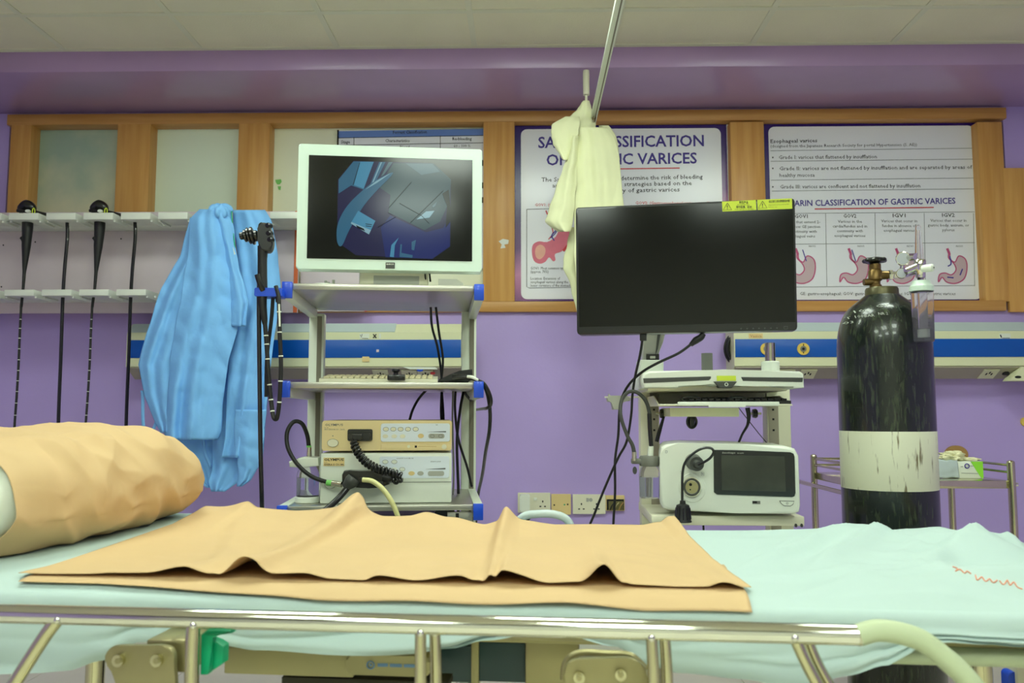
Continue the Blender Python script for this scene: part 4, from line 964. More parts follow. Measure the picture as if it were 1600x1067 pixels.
m = MB(MR); m.ppoly([(1115, 596), (1152, 596), (1144, 606), (1124, 606)], -.006, .02, 0, .002); m.build('release_latch', 'dgrey', top)
m = MB(MR); m.pring(1135, 600.5, 2.4, .6, -.0065, 0, 14); m.build('lock_symbol', 'white', top)
m = MB(MR); m.pbox(1012, 602, 1230, 611, .05, .38, .003); m.build('under_frame', 'cream', t)
for a, c, v0 in ((1001, 1031, .28), (1200, 1237, .28)):
    m = MB(MR); x0_, x1_ = m.h(a, 700, v0).x, m.h(c, 700, v0).x; zt2 = m.h(a, 566 if a < 1100 else 605, v0).z
    m.box(x0_, x1_, v0, v0 + .06, .1, zt2, .003); po = m.build('upright_post', 'cream', t)
    m = MB(MR); xm_ = x0_ + (x1_ - x0_) * (.52 if a < 1100 else .05); m.box(xm_, xm_ + (x1_ - x0_) * .42, v0 - .002, v0 + .001, .12, zt2 - .05); inner = m.build('post_channel', 'console_under', po)
    for y in (640, 655, 672):
        m = MB(MR); xc_ = xm_ + (x1_ - x0_) * .2; z_ = m.h(a, y, v0).z; m.box(xc_ - .003, xc_ + .003, v0 - .003, v0 - .001, z_ - .003, z_ + .003); m.build('bolt_hole', 'hole', inner)
m = MB(MR); m.ppoly([(1000, 562), (1037, 562), (1037, 590), (1000, 590)], .24, .36, 0, .004); m.build('mast_base', 'white', t)
m = MB(MR); m.ppoly([(1007, 500), (1045, 500), (1036, 535), (1026, 562), (1005, 562)], .26, .32, 0, .003); arm = m.build('monitor_arm', 'lgrey', t)
m = MB(MR); m.ppoly([(1030, 500), (1036, 500), (1028, 545), (1024, 555)], .255, .262); m.build('arm_slot', 'dgrey', arm)
m = MB(MR); m.pbox(1010, 553, 1030, 564, .245, .262); m.build('arm_joint', 'black', arm)
m = MB(MR); m.pbox(1016, 556, 1024, 560, .24, .247); m.build('joint_cap', 'lgrey', arm)
c = hR(1105, 578, .25); m = MB(MR); m.cyl((c.x, .25, hR(1105, 582, .25).z), (c.x, .25, hR(1105, 552, .25).z), .017, seg=24); m.build('grey_socket_tube', 'grey', t)
c = hR(1204, 578, .12); m = MB(MR); m.lathe([(.026, hR(1204, 582, .12).z), (.0265, hR(1204, 566, .12).z), (.022, hR(1204, 564.5, .12).z)], (c.x, .12, 0), 12); m.build('ribbed_collar', 'white', t)
m = MB(MR); m.lathe([(.0145, hR(1204, 566, .12).z), (.0145, hR(1204, 536, .12).z), (.012, hR(1204, 536, .12).z), (.012, hR(1204, 545, .12).z)], (c.x, .12, 0), 28); m.build('pole_stub', 'steel', t)
# keyboard tray
m = MB(MR); z_ = hR(1130, 634, -.01).z; xa_, xb_ = hR(1030, 634, -.01).x, hR(1238, 634, -.01).x
m.box(xa_, xb_, -.01, .30, z_, z_ + .005, .001); tr = m.build('keyboard_tray', 'cream', t)
m = MB(MR); m.box(xa_ + .05, xb_ - .035, -.014, -.008, z_, z_ + .011, .002); m.prr(1107, 628.5, 1165, 636, -.017, -.01, .003); m.build('tray_lip', 'white', tr)
for x, s_ in ((xa_, 1), (xb_, -1)):
    m = MB(MR); m.xprism([(-.01, z_), (.30, z_), (.30, z_ + .03), (.12, z_ + .03)], x - .001, x + .002); m.build('tray_side', 'cream', tr)
m = MB(MR); m.box(xa_, xb_, .29, .30, z_, z_ + .05, .001); m.build('tray_back', 'cream', tr)
m = MB(MR); m.pbox(1047, 637, 1155, 651, .05, .25, .002); m.build('slide_box', 'console', t)
# lower shelf
m = MB(MR); zsh = hR(1130, 806, 0).z; xa_, xb_ = hR(1018, 812, 0).x, hR(1257, 812, 0).x
m.box(xa_, xb_, 0, .36, zsh - .026, zsh, .003); ls = m.build('lower_shelf', 'cream', t)
for x in (1244, 1253):
    m = MB(MR); m.pdisc(x, 821, 2, -.004, .002, 8, 3); m.build('hinge_pin', 'dgrey', ls)
m = MB(MR); m.pbox(1019, 800, 1045, 820, .12, .2, .003); m.build('side_bracket', 'grey', t)
m = MB(MR); m.box(xa_, xb_, -.02, .42, .08, .12, .01); m.build('cart_base', 'cream', t)
for x in (xa_ + .03, xb_ - .03):
    for y in (.02, .38):
        m = MB(MR); m.cyl((x - .012, y, .04), (x + .012, y, .04), .04); m.build('castor', 'black_m', t)
m = MB(MR); m.ptube([(1258, 757, .05), (1290, 762, .15)], .004); 
m.bm.free()
for x, d in ((1031, 1), (1183, -1)):
    m = MB(MR); c = hR(x, 646, .2); m.cyl((c.x - .012 * d, .2, c.z), (c.x + .02 * d, .2, c.z), .0035, seg=10); kn = m.build('thumb_screw', 'steel', t)
    m = MB(MR); m.lathe([(.012, 0), (.014, .004), (.012, .014)], (c.x, .2, c.z), 8, axis=(d, 0, 0)); m.build('screw_head', 'black', kn)
m = MB(MR); m.pbox(945, 619, 1005, 621.5, .2, .21); m.build('holder_arm', 'cream', t)
m = MB(MR); m.ppoly([(952, 615), (954, 619), (975, 619), (977, 613), (979, 613), (980, 621), (985, 622), (985, 626), (972, 628), (970, 640), (958, 640), (956, 628), (950, 627), (949, 622), (951, 621)], .16, .22, 0, .002); m.build('scope_holder', 'lgrey', t)
# keyboard
p = MR @ V((.0, .1, z_ + .005)); k2 = thing('keyboard', 'black keyboard lying in the tray under the cart handle', 'keyboard', Matrix.Translation(p))
z2 = z_ + .005; m = MB(MR); kx0, kx1 = hR(1072, 628, .02).x, hR(1233, 628, .02).x
m.xprism([(.0, z2), (.13, z2), (.13, z2 + .016), (.0, z2 + .009)], kx0, kx1); kb = m.build('keyboard_case', 'black_m', k2)
for r in range(4):
    for c in range(15):
        m = MB(MR); x = kx0 + .006 + c * (kx1 - kx0 - .012) / 15; y = .006 + r * .028; zk = z2 + .009 + .007 * y / .13
        m.box(x, x + .0145, y, y + .023, zk, zk + .006, .0012, 1); m.build('key', 'black', kb)
m = MB(MR); m.ptube([(1071, 629, -.004), (1066, 624, .01), (1072, 620.5, .01), (1090, 621, .01), (1098, 625, .02)], .0026, 6); m.ptube([(1134, 626, .0), (1140, 621.5, .01), (1160, 621, .01), (1170, 625, .02)], .0026, 6); m.build('keyboard_cable', 'black', k2)
# cable bundle and small cables
p = MR @ hR(1081, 650, .12); m = MB(MR)
for k in range(4):
    c = hR(1081, 659, .12 + .006 * k); m.sweep([(c.x + (.014 - .002 * (k % 2)) * math.cos(2 * math.pi * i / 20), c.y, c.z + .018 * math.sin(2 * math.pi * i / 20)) for i in range(20)], .0028, 6, closed=True)
m.pbox(1077, 648, 1086, 668, .12, .15, .004)
tg(m.build('cable_bundle', 'black', at=p), 'tied bundle of black cable hanging under the keyboard tray slide box', 'cable')
cable('black cable with a thick plug hanging below the right part of the keyboard tray', [(1168, 637, .1), (1170, 650, .1), (1168, 664, .11), (1160, 678, .12), (1154, 692, .13)], [.007, .006, .0042, .0035, .0035], M=MR)
cable('thin black lead slanting down to the right cart post', [(1154, 637, .12), (1172, 660, .15), (1188, 680, .18), (1200, 694, .2)], .0012, M=MR)
cable('black and grey lead slanting down behind the left cart post', [(1041, 638, .2), (1036, 655, .2), (1030, 675, .2), (1026, 690, .2)], [.003, .004, .006, .006], 'black_m', M=MR)
cable('short cable stub hanging below the lower cart shelf', [(1099, 820, .1), (1100, 840, .1)], .003, 'black', M=MR)

# device on the cart
MD = frame(1145, 2.27, -8)
zd = zsh
t = thing('endoscopy_processor', 'white endoscopy processor with a dark touchscreen and round scope sockets, on the right cart', 'medical device', MD @ Matrix.Translation((0, 0, zd)))
m = MB(MD)
def PP(x, y, v=0): q_ = hit(x, y, MD, v); return (q_.x, q_.z)
m.prism([(hit(x, y, MD, 0).x, hit(x, y, MD, 0).z) for x, y in ((1031, 711), (1033, 699), (1040, 694), (1060, 692), (1150, 693.5), (1228, 697), (1242, 701), (1248, 712), (1251, 790), (1249, 800), (1240, 803.5), (1150, 802), (1045, 797), (1036, 794), (1031, 785))], 0, .24, .008); m.build('casing', 'white', t)
m = MB(MD); m.ppoly([(1115, 702.8), (1150, 703.2), (1235, 706.5), (1240, 709), (1241.5, 714), (1243, 770), (1241.5, 775), (1238, 776.5), (1150, 773.5), (1120, 772.5), (1115.5, 769)], -.003, .003); sc = m.build('touch_screen', 'screen2', t)
m = MB(MD); m.ppoly([(1127, 711), (1226, 713), (1228, 768), (1128, 766)], -.0036, -.003); m.build('display_area', mat('display_dim', (36, 42, 36), .12, var=0, rgb2=(52, 58, 50), scale=9, spec=.6), sc)
m = MB(MD); m.text('SonoScape', 1128.5, 1149, 708.5, 2.6, -.004, .02); m.text('X-2600', 1152, 1162, 709, 2.2, -.004, .01); m.build('brand_lettering', 'lgrey', sc, smooth=0)
m = MB(MD); m.pbox(1175.5, 782.5, 1188, 787.5, -.001, .002); us = m.build('usb_port', 'grey', t)
m = MB(MD); m.pbox(1176, 783, 1183, 786, -.0016, .001); m.build('usb_slot', 'hole', us)
m = MB(MD); L_ = [(1218, 782.5), (1241, 783), (1239, 788), (1235, 790.5), (1225, 790), (1221, 787)]; m.ppoly(L_, -.002, .002, 0, .0008); pb = m.build('power_button', 'white', t)
m = MB(MD); m.pstroke(L_, .9, -.0025, 0, True); m.pring(1230, 786.5, 1.5, .2, -.0025, 0, 12); m.build('button_outline', 'dgrey', pb, smooth=0)
m = MB(MD); m.prr(1047, 776, 1050, 781, -.001, .001, .001); m.bm.free()
m = MB(MD); m.pring(1081.5, 762, 20, 1.2, -.001, 0, 36, 22); m.pdisc(1081.5, 762, 19.5, -.003, .002, 36, 21.5); s1 = m.build('socket_surround', 'white', t)
m = MB(MD); m.pdisc(1081, 761, 14.5, -.012, -.002, 32, 15.5); m.build('socket_collar', 'steel', s1)
m = MB(MD); m.pring(1081, 761, 11.8, 1.8, -.013, 0, 32, 12.5); m.build('contact_ring', 'dgrey', s1)
m = MB(MD); m.pdisc(1081, 761, 10, -.0135, -.011, 28); m.build('socket_face', 'plate', s1)
m = MB(MD); m.pdisc(1079, 757, 2.4, -.0142, -.013, 14); m.pdisc(1078.5, 765, 1.2, -.0142, -.013, 10); m.build('socket_pin_hole', 'hole', s1)
m = MB(MD); m.pdisc(1083, 721, 13, -.003, .002, 30); s2 = m.build('upper_socket', 'lgrey', t)
m = MB(MD); a, c = hit(1084, 722, MD, .0), hit(1089, 725, MD, -.045); m.cyl(a, c, .022, .019, 24); m.cyl(c, hit(1091, 726, MD, -.056), .012, .008, 18); m.build('inserted_plug', 'dgrey', s2)
m = MB(MD); m.pstroke([(1063, 737), (1066, 735), (1064, 740)], .7, -.0005, 0); m.pstroke([(1096, 738), (1100, 738), (1100, 743), (1096, 743)], .6, -.0005, 0, True); m.pdisc(1098, 740.5, .9, -.0008, 0, 8); m.pstroke([(1040, 704), (1043, 704.5), (1042, 708), (1040, 708)], .6, -.0005, 0, True); m.build('panel_symbol', 'ink_g', t, smooth=0)
p = MD @ hit(1067, 800, MD, -.06); t = thing('light_guide_cable', 'black cable looping out of the processor socket and ending in a ribbed plug', 'cable', Matrix.Translation(p))
m = MB(MD); m.ptube([(1091, 726, -.056), (1100, 722, -.062), (1110, 715, -.065), (1115, 706, -.066), (1110, 700, -.066), (1096, 701, -.066), (1080, 711, -.064), (1070, 724, -.062), (1066.5, 740, -.06), (1066, 760, -.06), (1066, 784, -.06)], .0035, 10, 8); m.build('cable', 'black', t)
c = hit(1067, 800, MD, -.06); kz = lambda y: hit(1067, y, MD, -.06).z
m = MB(MD); m.lathe([(.007, kz(782)), (.008, kz(787)), (.0165, kz(789)), (.018, kz(793)), (.0205, kz(812)), (.0225, kz(814)), (.0225, kz(815.5)), (.017, kz(816))][::-1], (c.x, c.y, 0), 28); pg = m.build('ribbed_plug', 'black_m', t)
for k in range(12):
    a = 2 * math.pi * k / 12; m = MB(MD); m.cyl((c.x + .0175 * math.cos(a), c.y + .0175 * math.sin(a), kz(793)), (c.x + .0202 * math.cos(a), c.y + .0202 * math.sin(a), kz(811)), .002, seg=6); m.build('rib', 'black', pg)

# water bottle of the right cart
MRb = MR; c = hR(1015, 750, .05); z = lambda y: hR(1015, y, .05).z; kx = abs(hR(1016, 750, .05).x - c.x)
p = MR @ V((c.x, .05, z(778))); t = thing('water_bottle', 'clear water bottle with grey screw cap at the left post of the right cart', 'bottle', Matrix.Translation(p))
m = MB(MR); m.lathe([(0, z(778)), (14.5 * kx, z(778)), (16 * kx, z(775)), (16.5 * kx, z(740)), (15 * kx, z(734)), (12 * kx, z(728))], (c.x, .05, 0), 28); m.build('bottle', 'glass2', t)
m = MB(MR); m.lathe([(0, z(776.5)), (14 * kx, z(776)), (15.2 * kx, z(745)), (0, z(745))], (c.x, .05, 0), 28); m.build('water_fill', 'water', t)
m = MB(MR); m.lathe([(14.8 * kx, z(728)), (16 * kx, z(726)), (16 * kx, z(715)), (14 * kx, z(712))], (c.x, .05, 0), 20); m.pbox(987, 717, 1034, 725, .035, .065, .003); m.build('screw_cap', 'grey', t)
m = MB(MR); m.cyl(hR(1015, 776, .05), hR(1016, 745, .05), .003, seg=8); m.build('dip_tube', 'lgrey', t)
m = MB(MR); m.ptube([(1016, 714, .05), (1017, 700, .05), (1018, 696, .05)], [.009, .008, .0065], 12); m.build('cap_fitting', 'white', t)
m = MB(MR); m.ptube([(991, 720, .02), (991, 706, .02)], .0065, 12); m.build('side_fitting', 'steel', t)
m = MB(MR); m.ptube([(1017.5, 697, .05), (1016, 670, .05), (1014.5, 644, .05), (1008, 625, .04), (995, 613, .03), (981, 613, .03), (971, 627, .03), (970, 650, .02), (979, 678, .02), (988, 695, .02), (991, 708, .02)], [.0055, .0055, .0055] + [.0052] * 6 + [.0055, .006], 10, 8); m.build('air_tube', 'dgrey', t)
m = MB(MR); m.ptube([(1017.5, 697, .048), (1015.5, 670, .048), (1014.5, 646, .048)], .0062, 10); m.build('black_sleeve', 'black', t)
m = MB(MR); m.pdisc(992, 735, 3.4, .03, .036, 14, 6); m.build('hanging_tag', 'dgrey', t)

# black monitor
M2 = frame(1072, 2.3, -11)
c_ = hit(1072, 418, M2, 0)
t = thing('monitor', 'large switched-off black monitor with yellow warning stickers, above the right cart', 'monitor', M2 @ Matrix.Translation((c_.x, 0, c_.z)))
q = MB(M2); q.ppoly([(903, 324), (1237, 309.3), (1240.5, 311), (1242, 315), (1246, 510), (1245, 514), (1241, 516), (906, 523), (902.5, 521), (901.3, 517), (899.3, 330), (900, 326)], 0, .045, 0, .003); q.build('monitor_body', 'black', t)
q = MB(M2); q.ppoly([(902.5, 327.5), (1239, 313), (1243, 503), (904.8, 511)], -.0008, .002); q.build('screen', 'screen', t)
for L_ in ([(1128, 315), (1181, 312.3), (1182, 328), (1129, 330.5)], [(1183, 312.2), (1237.5, 309.9), (1238, 326), (1184, 328)]):
    q = MB(M2); q.ppoly(L_, -.0022, -.001); st = q.build('warning_sticker', 'yellow', t)
    x0_, y0_ = L_[0]
    q = MB(M2); q.pstroke([(x0_ + 8.5, y0_ + 2), (x0_ + 2, y0_ + 13.2), (x0_ + 15.5, y0_ + 12.6)], .9, -.0027, 0, True); q.text('!', x0_ + 7.7, x0_ + 9.3, y0_ + 11.8, 6.8, -.0027, .03)
    if x0_ < 1150:
        q.text('精密产品', 1155, 1169, 317.9, 3.2, -.0027, .01); q.text('Precision Product', 1152.5, 1171, 320.6, 1.6, -.0027); q.text('请勿碰撞，轻放', 1150, 1174.5, 325, 3.2, -.0027, .01); q.text('Handle with care, do not collide', 1148, 1178, 327.6, 1.5, -.0027)
    else:
        q.text('请注意使用时屏幕保护膜', 1201, 1234, 316.6, 3.2, -.0027, .01, 315.4); q.text('Maintain the screen protector film', 1201, 1233, 321, 1.6, -.0027, 0, 319.6); q.text('before use', 1201, 1214, 324, 1.6, -.0027)
    q.build('sticker_print', 'ink', st, smooth=0)
q = MB(M2)
for x in (1158, 1167.5, 1177, 1186, 1195, 1204.5, 1214): q.pring(x, 513.6 - (x - 1158) * .02, .9, .25, -.001, 0, 8)
q.pstroke([(1225, 510), (1230.5, 510), (1230.5, 514), (1225, 514)], .5, -.001, 0, True)
q.build('touch_keys', 'ink_g', t, smooth=0)
q = MB(M2); q.box(-.06, .06, .045, .07, c_.z - .06, c_.z + .06, .004); q.build('mount_plate', 'dgrey', t)
q = MB(M2)
a = hit(1060, 500, M2, .06); a0 = M2.inverted() @ (MR @ hR(1030, 505, .29)); q.sweep([V((0, .06, c_.z)), V((-.03, .1, c_.z - .04)), V((a0.x, a0.y, a0.z))], [.025, .025, .022], 14); q.build('mount_arm', 'lgrey', t)
# cables from monitor
p = M2 @ hit(1004, 522, M2, .02); t = thing('video_cable', 'black cable with a plug dropping straight from the monitor bottom, crossing left of the cart', 'cable', Matrix.Translation(p))
m = MB(M2); m.pbox(999.5, 520, 1010, 532, .01, .03, .002); m.build('plug', 'black_m', t)
m = MB(M2); m.ptube([(1004, 530, .02), (1000, 555, .03), (992, 590, .05), (988, 620, .1), (986, 650, .1), (979, 690, .12), (966, 715, .14), (948, 755, .15), (930, 800, .15), (918, 835, .15), (915, 900, .15)], .0036, 8); m.build('cable', 'black_m', t)
p = M2 @ hit(1090, 530, M2, .02); t = thing('power_cable', 'black cable with a large plug leaving the monitor bottom towards the lower left', 'cable', Matrix.Translation(p))
m = MB(M2); m.ptube([(1099, 521, .02), (1095, 527, .02), (1087, 532, .02), (1079, 539, .02)], [.008, .0095, .010, .006], 12); m.build('plug', 'black_m', t)
m = MB(M2); m.ptube([(1081, 537, .02), (1060, 552, .02), (1030, 566, .03), (1005, 580, .05), (985, 598, .09), (973, 618, .12), (968, 640, .15), (966, 680, .16), (961, 720, .16), (961, 770, .16), (958, 830, .16), (958, 900, .16)], .0038, 8); m.build('cable', 'black_m', t)

# ------------------------------------------------------------ gas cylinder
CYY = 2.42
c = hit(1385, 645, I4, CYY); cx = c.x
zc = lambda y: hit(1385, y, I4, CYY).z
t = thing('gas_cylinder', 'tall worn dark green gas cylinder with a white painted band, right of the cart', 'cylinder', Matrix.Translation((cx, CYY, 0)))
r0 = .1285
def prof_r(z):
    for (ra, za), (rb, zb3) in zip(PROF, PROF[1:]):
        if za <= z <= zb3 and zb3 > za: return ra + (rb - ra) * (z - za) / (zb3 - za)
    return r0
zsld = zc(545)
znk = zc(462)
PROF = [(r0 - .008, 0), (r0, .015), (r0, zsld - .01)]
for k in range(1, 12):
    a = k / 12 * math.pi / 2 * .86; PROF.append((r0 * (.36 + .64 * math.cos(a) ** .75), zsld - .01 + (zc(474) - zsld + .01) * math.sin(a) / math.sin(math.pi / 2 * .86)))
PROF.append((.049, znk))
zb0_, zb1_ = zc(762), zc(673)
low = [p for p in PROF if p[1] < zb0_] + [(r0, zb0_)]
up_ = [(r0, zb1_)] + [p for p in PROF if p[1] > zb1_]
m = MB(); m.lathe(low, (cx, CYY, 0), 64); m.build('lower_body', 'cyl', t)
m = MB(); m.lathe([(r0, zb0_), (r0 + .0004, zb0_ + .001), (r0 + .0004, zb1_ - .001), (r0, zb1_)], (cx, CYY, 0), 64); m.build('white_band', 'band', t)
m = MB(); m.lathe(up_, (cx, CYY, 0), 64); ub = m.build('upper_body', 'cyl', t)
m = MB(); m.lathe([(.046, zc(463)), (.0455, zc(453)), (.043, zc(450)), (.025, zc(449))], (cx, CYY, 0), 36); m.build('neck_ring', mat('neck_ring_metal', (96, 92, 66), .35, .6), t)
def wrapc(co):
    dx = co.x - cx; r_ = prof_r(co.z) + .0008; a = max(-1, min(1, dx / r_)); th = math.asin(a)
    return V((cx + r_ * math.sin(th), CYY - r_ * math.cos(th), co.z))
m = MB()
for s_, a, c2_, y, hh in (('L 101', 1336, 1362, 485, 4.5), ('GT', 1373, 1390, 479, 4.5), ('WT 100BAR', 1332, 1368, 494, 4.5), ('NR 2', 1373, 1386, 492, 4.5), ('V/03', 1329, 1344, 502, 4.5)):
    m.text(s_, a, c2_, y, hh, CYY - .1, .0, warp=wrapc)
m.build('stamped_lettering', mat('faded_white_stamp', (170, 175, 165), .5, var=0), ub, smooth=0)
m = MB(); m.lathe([(.017, zc(451)), (.017, zc(446)), (.0135, zc(444)), (.0135, zc(440)), (.0195, zc(437)), (.0195, zc(424)), (.016, zc(421)), (.0165, zc(419)), (.0165, zc(413)), (.008, zc(411)), (.008, zc(405))], (cx - .017, CYY, 0), 20); vb = m.build('brass_valve', 'brass', t)
cxx = cx - .017
m = MB(); m.cyl((cxx, CYY, zc(440)), (cxx - .034, CYY, zc(441)), .011, .0095, 14); m.build('safety_port', 'brass', vb)
m = MB(); m.cyl((cxx, CYY, zc(430)), (cxx + .036, CYY - .004, zc(430)), .0135, .0125, 16); m.build('valve_outlet', 'brass', vb)
m = MB()
zh_ = zc(407); prof = []
def hw(s, t_):
    a = 2 * math.pi * s; rr = .033 * (1 + .06 * math.cos(7 * a)); bb = 2 * math.pi * t_
    return V((cxx + (rr - .006 + .006 * math.cos(bb)) * math.cos(a), CYY + (rr - .006 + .006 * math.cos(bb)) * math.sin(a), zh_ + .006 * math.sin(bb)))
m.grid(hw, 56, 10); m.lathe([(.012, zh_ - .01), (.031, zh_ - .001), (.031, zh_ + .003), (.0, zh_ + .005)], (cxx, CYY, 0), 20); m.build('hand_wheel', 'black', vb)
# regulator
zr = zc(430); p = V((cxx + .05, CYY - .004, zr))
t = thing('oxygen_regulator', 'chrome regulator with two gauges, flow tube and humidifier bottle on the gas cylinder', 'regulator', Matrix.Translation(p))
YF_ = CYY - .132
hc = lambda x, y, v=YF_: hit(x, y, I4, v)
m = MB(); m.lathe([(.012, 0), (.0155, .003), (.0155, .012), (.011, .016), (.011, .026), (.007, .03), (.007, .05)], (cxx + .034, CYY - .004, zr), 6, axis=(1, 0, .0)); m.build('inlet_nut', 'chrome', t, smooth=30)
m = MB(); m.sweep([V((cxx + .08, CYY - .004, zr)), hc(1414, 429, CYY - .05), hc(1436, 424)], .008, 16); m.cyl(hc(1408, 430, CYY - .06), hc(1411, 405, CYY - .07), .006, seg=14); m.cyl(hc(1415, 424), hc(1436, 415), .010, seg=16); m.build('manifold', 'chrome', t)
for x, y, r_, ax, L_ in ((1411, 404, .0195, (.45, 1, .1), .035), (1409, 427, .0145, (.45, 1, .05), .02)):
    m = MB(); c2_ = hc(x, y, CYY - .10); m.lathe([(r_ * .92, 0), (r_, .002), (r_, L_ * .7), (r_ * .6, L_)], c2_, 28, axis=ax); g = m.build('gauge', 'chrome', t)
    m = MB(); m.lathe([(r_ * .82, -.0006), (r_ * .82, .0005)], c2_, 24, axis=ax); m.build('gauge_face', mat('gauge_dial', (180, 184, 192), .15, var=0), g)
m = MB(); c2_ = hc(1422, 402, CYY - .03); m.cyl(hc(1416, 403, CYY - .085), hc(1432, 401, YF_), .012, .010, 20); m.build('gauge_stem', 'chrome', t)
xf = hc(1437, 400).x; yf = YF_; kz = lambda y: hc(1437, y).z
m = MB(); m.lathe([(.0115, kz(434)), (.0125, kz(432)), (.0125, kz(427)), (.015, kz(425)), (.015, kz(408)), (.0135, kz(406))], (xf, yf, 0), 24); m.build('flow_valve_body', 'chrome', t)
m = MB(); m.lathe([(.012, kz(408)), (.0115, kz(402)), (.0075, kz(360)), (.0075, kz(355)), (.004, kz(352)), (0, kz(351.5))], (xf - .001, yf, 0), 24); m.build('flow_tube', 'glass', t)
m = MB(); m.lathe([(.0045, kz(405)), (.003, kz(360)), (0, kz(359))], (xf - .001, yf, 0), 14); m.build('inner_flow_tube', mat('flow_core', (200, 190, 195), .2, .3, var=0), t)
m = MB(); a, c2_ = hc(1441, 420, YF_ - .012), hc(1459, 418, YF_ - .035); m.sweep([a, a.lerp(c2_, .3), a.lerp(c2_, .9), c2_], [.009, .0105, .0105, .007], 16); kk = m.build('flow_knob', 'white', t)
m = MB(); m.cyl(c2_, c2_ + (c2_ - a).normalized() * .0008, .0022, seg=8); m.build('knob_dot', 'hole', kk)
m = MB(); m.lathe([(.009, kz(445)), (.009, kz(433))], (xf, yf, 0), 6); m.build('outlet_nut', 'chrome', t, smooth=30)
kb_ = abs(hc(1438, 480).x - hc(1437, 480).x)
m = MB(); m.lathe([(15.5 * kb_, kz(456)), (17.8 * kb_, kz(455)), (17.8 * kb_, kz(448)), (14 * kb_, kz(444)), (13 * kb_, kz(439)), (6 * kb_, kz(438))], (xf + .001, yf, 0), 30); m.build('humidifier_lid', 'mon_white', t)
m = MB(); m.lathe([(0, kz(534)), (14.5 * kb_, kz(534)), (15.3 * kb_, kz(531)), (16.4 * kb_, kz(456))], (xf + .002, yf, 0), 36); m.build('humidifier_bottle', 'glass2', t)
m = MB(); m.lathe([(0, kz(532.5)), (14 * kb_, kz(532)), (14.4 * kb_, kz(515)), (0, kz(515))], (xf + .002, yf, 0), 32); m.build('water_fill', 'water', t)
m = MB(); m.lathe([(6.5 * kb_, kz(514)), (7 * kb_, kz(457))], (xf + .002, yf, 0), 20); m.build('inner_sleeve', 'glass2', t)
m = MB(); m.lathe([(7 * kb_, kz(527)), (7 * kb_, kz(515))], (xf + .002, yf, 0), 20); m.build('diffuser_stone', 'lgrey', t)
m = MB()
for y in (498, 504, 509): m.pstroke([(1450, y), (1453.5, y - .5)], 1.1, yf - .033, 0)
m.build('level_marks', 'ink', t, smooth=0)

# ------------------------------------------------------------ steel trolley on the right
YTb, YTf = 3.3, 2.89
xl_, xr2 = hit(1272, 740, I4, YTb).x, hit(1488, 800, I4, YTb).x
t = thing('instrument_trolley', 'stainless steel instrument trolley with guard rails behind the gas cylinder', 'trolley', Matrix.Translation(((xl_ + xr2) / 2, (YTb + YTf) / 2, 0)))
ztop = hit(1583, 722, I4, YTf).z; ztr = hit(1520, 751, I4, YTf).z
for i, (x, y) in enumerate(((xl_, YTb), (xr2, YTb), (xl_, YTf), (xr2, YTf))):
    m = MB(); m.cyl((x, y, .08), (x, y, ztop), .0125, seg=18); m.ball((x, y, ztop), .0125, 12, (1, 1, .5)); po = m.build('post', 'steel_y', t)
    m = MB(); m.cyl((x - .012, y, .035), (x + .012, y, .035), .035); m.build('castor', 'black_m', t)
for z0_ in (ztr, .35):
    m = MB(); m.box(xl_, xr2, YTf, YTb, z0_ - .026, z0_, .003); m.box(xl_ + .02, xr2 - .02, YTf - .004, YTf, z0_ - .026, z0_, .001); m.build('tray', 'steel_y', t)
for dz in (.028, .052):
    for (xa_, ya_, xb_, yb_) in ((xl_, YTb, xr2, YTb), (xl_, YTf, xl_, YTb), (xr2, YTf, xr2, YTb)):
        m = MB(); m.cyl((xa_, ya_, ztr + dz), (xb_, yb_, ztr + dz), .0045, seg=10); m.build('guard_rail', 'steel_y', t)
m = MB(); zz_ = hit(1255, 752, I4, 3.45).z; m.cyl((xl_ - .016, 3.45, zz_), (xl_ - .016, 2.9, zz_), .008, seg=12); m.cyl((xl_ - .016, 3.3, zz_), (xl_, 3.3, zz_), .006); m.cyl((xl_ - .016, 2.92, zz_), (xl_, 2.92, zz_), .006); m.build('push_handle', 'steel_y', t)
m = MB(); a = hit(1590, 757, I4, YTf); m.cyl((xr2, YTf, a.z), (xr2 + .02, YTf - .0, a.z), .006, seg=10); m.build('side_bolt', 'chrome', t)
# things on it
yb_ = 2.99
p = V((hit(1518, 745, I4, yb_).x, yb_, ztr)); t = thing('glove_box', 'lime and white glove box on the steel trolley', 'box', Matrix.Translation(p))
zg0 = ztr + .0005; zg1 = hit(1518, 721, I4, yb_).z
gx0, gx1 = hit(1497, 735, I4, yb_).x, hit(1536, 735, I4, yb_).x
m = MB(); m.box(gx0, gx1, yb_, yb_ + .11, zg0, zg1, .001); m.build('carton', 'white', t)
m = MB(); hp = lambda x, y: (hit(x, y, I4, yb_ - .001).x, hit(x, y, I4, yb_ - .001).z)
zz0 = zg0 + .001; 
m.prism([(gx1 - .042, zg1), (gx1, zg1), (gx1, zz0), (gx1 - .008, zz0)], yb_ - .0012, yb_ - .0002); m.box(gx1, gx1 + .0008, yb_, yb_ + .11, zz0, zg1 - .001); m.build('lime_print', 'lime', t, smooth=0)
m = MB(); m.pring(1511, 728, 3.4, .8, yb_ - .0015, 0, 16); m.build('ring_logo', 'indigo', t)
m = MB(); m.pstroke([(1501, 729), (1505, 729)], .8, yb_ - .0015, 0); m.pstroke([(1516, 728), (1521, 728)], .8, yb_ - .0015, 0); m.pstroke([(1502, 739), (1528, 740)], .7, yb_ - .0015, 0); m.build('fine_print', 'ink_g', t, smooth=0)
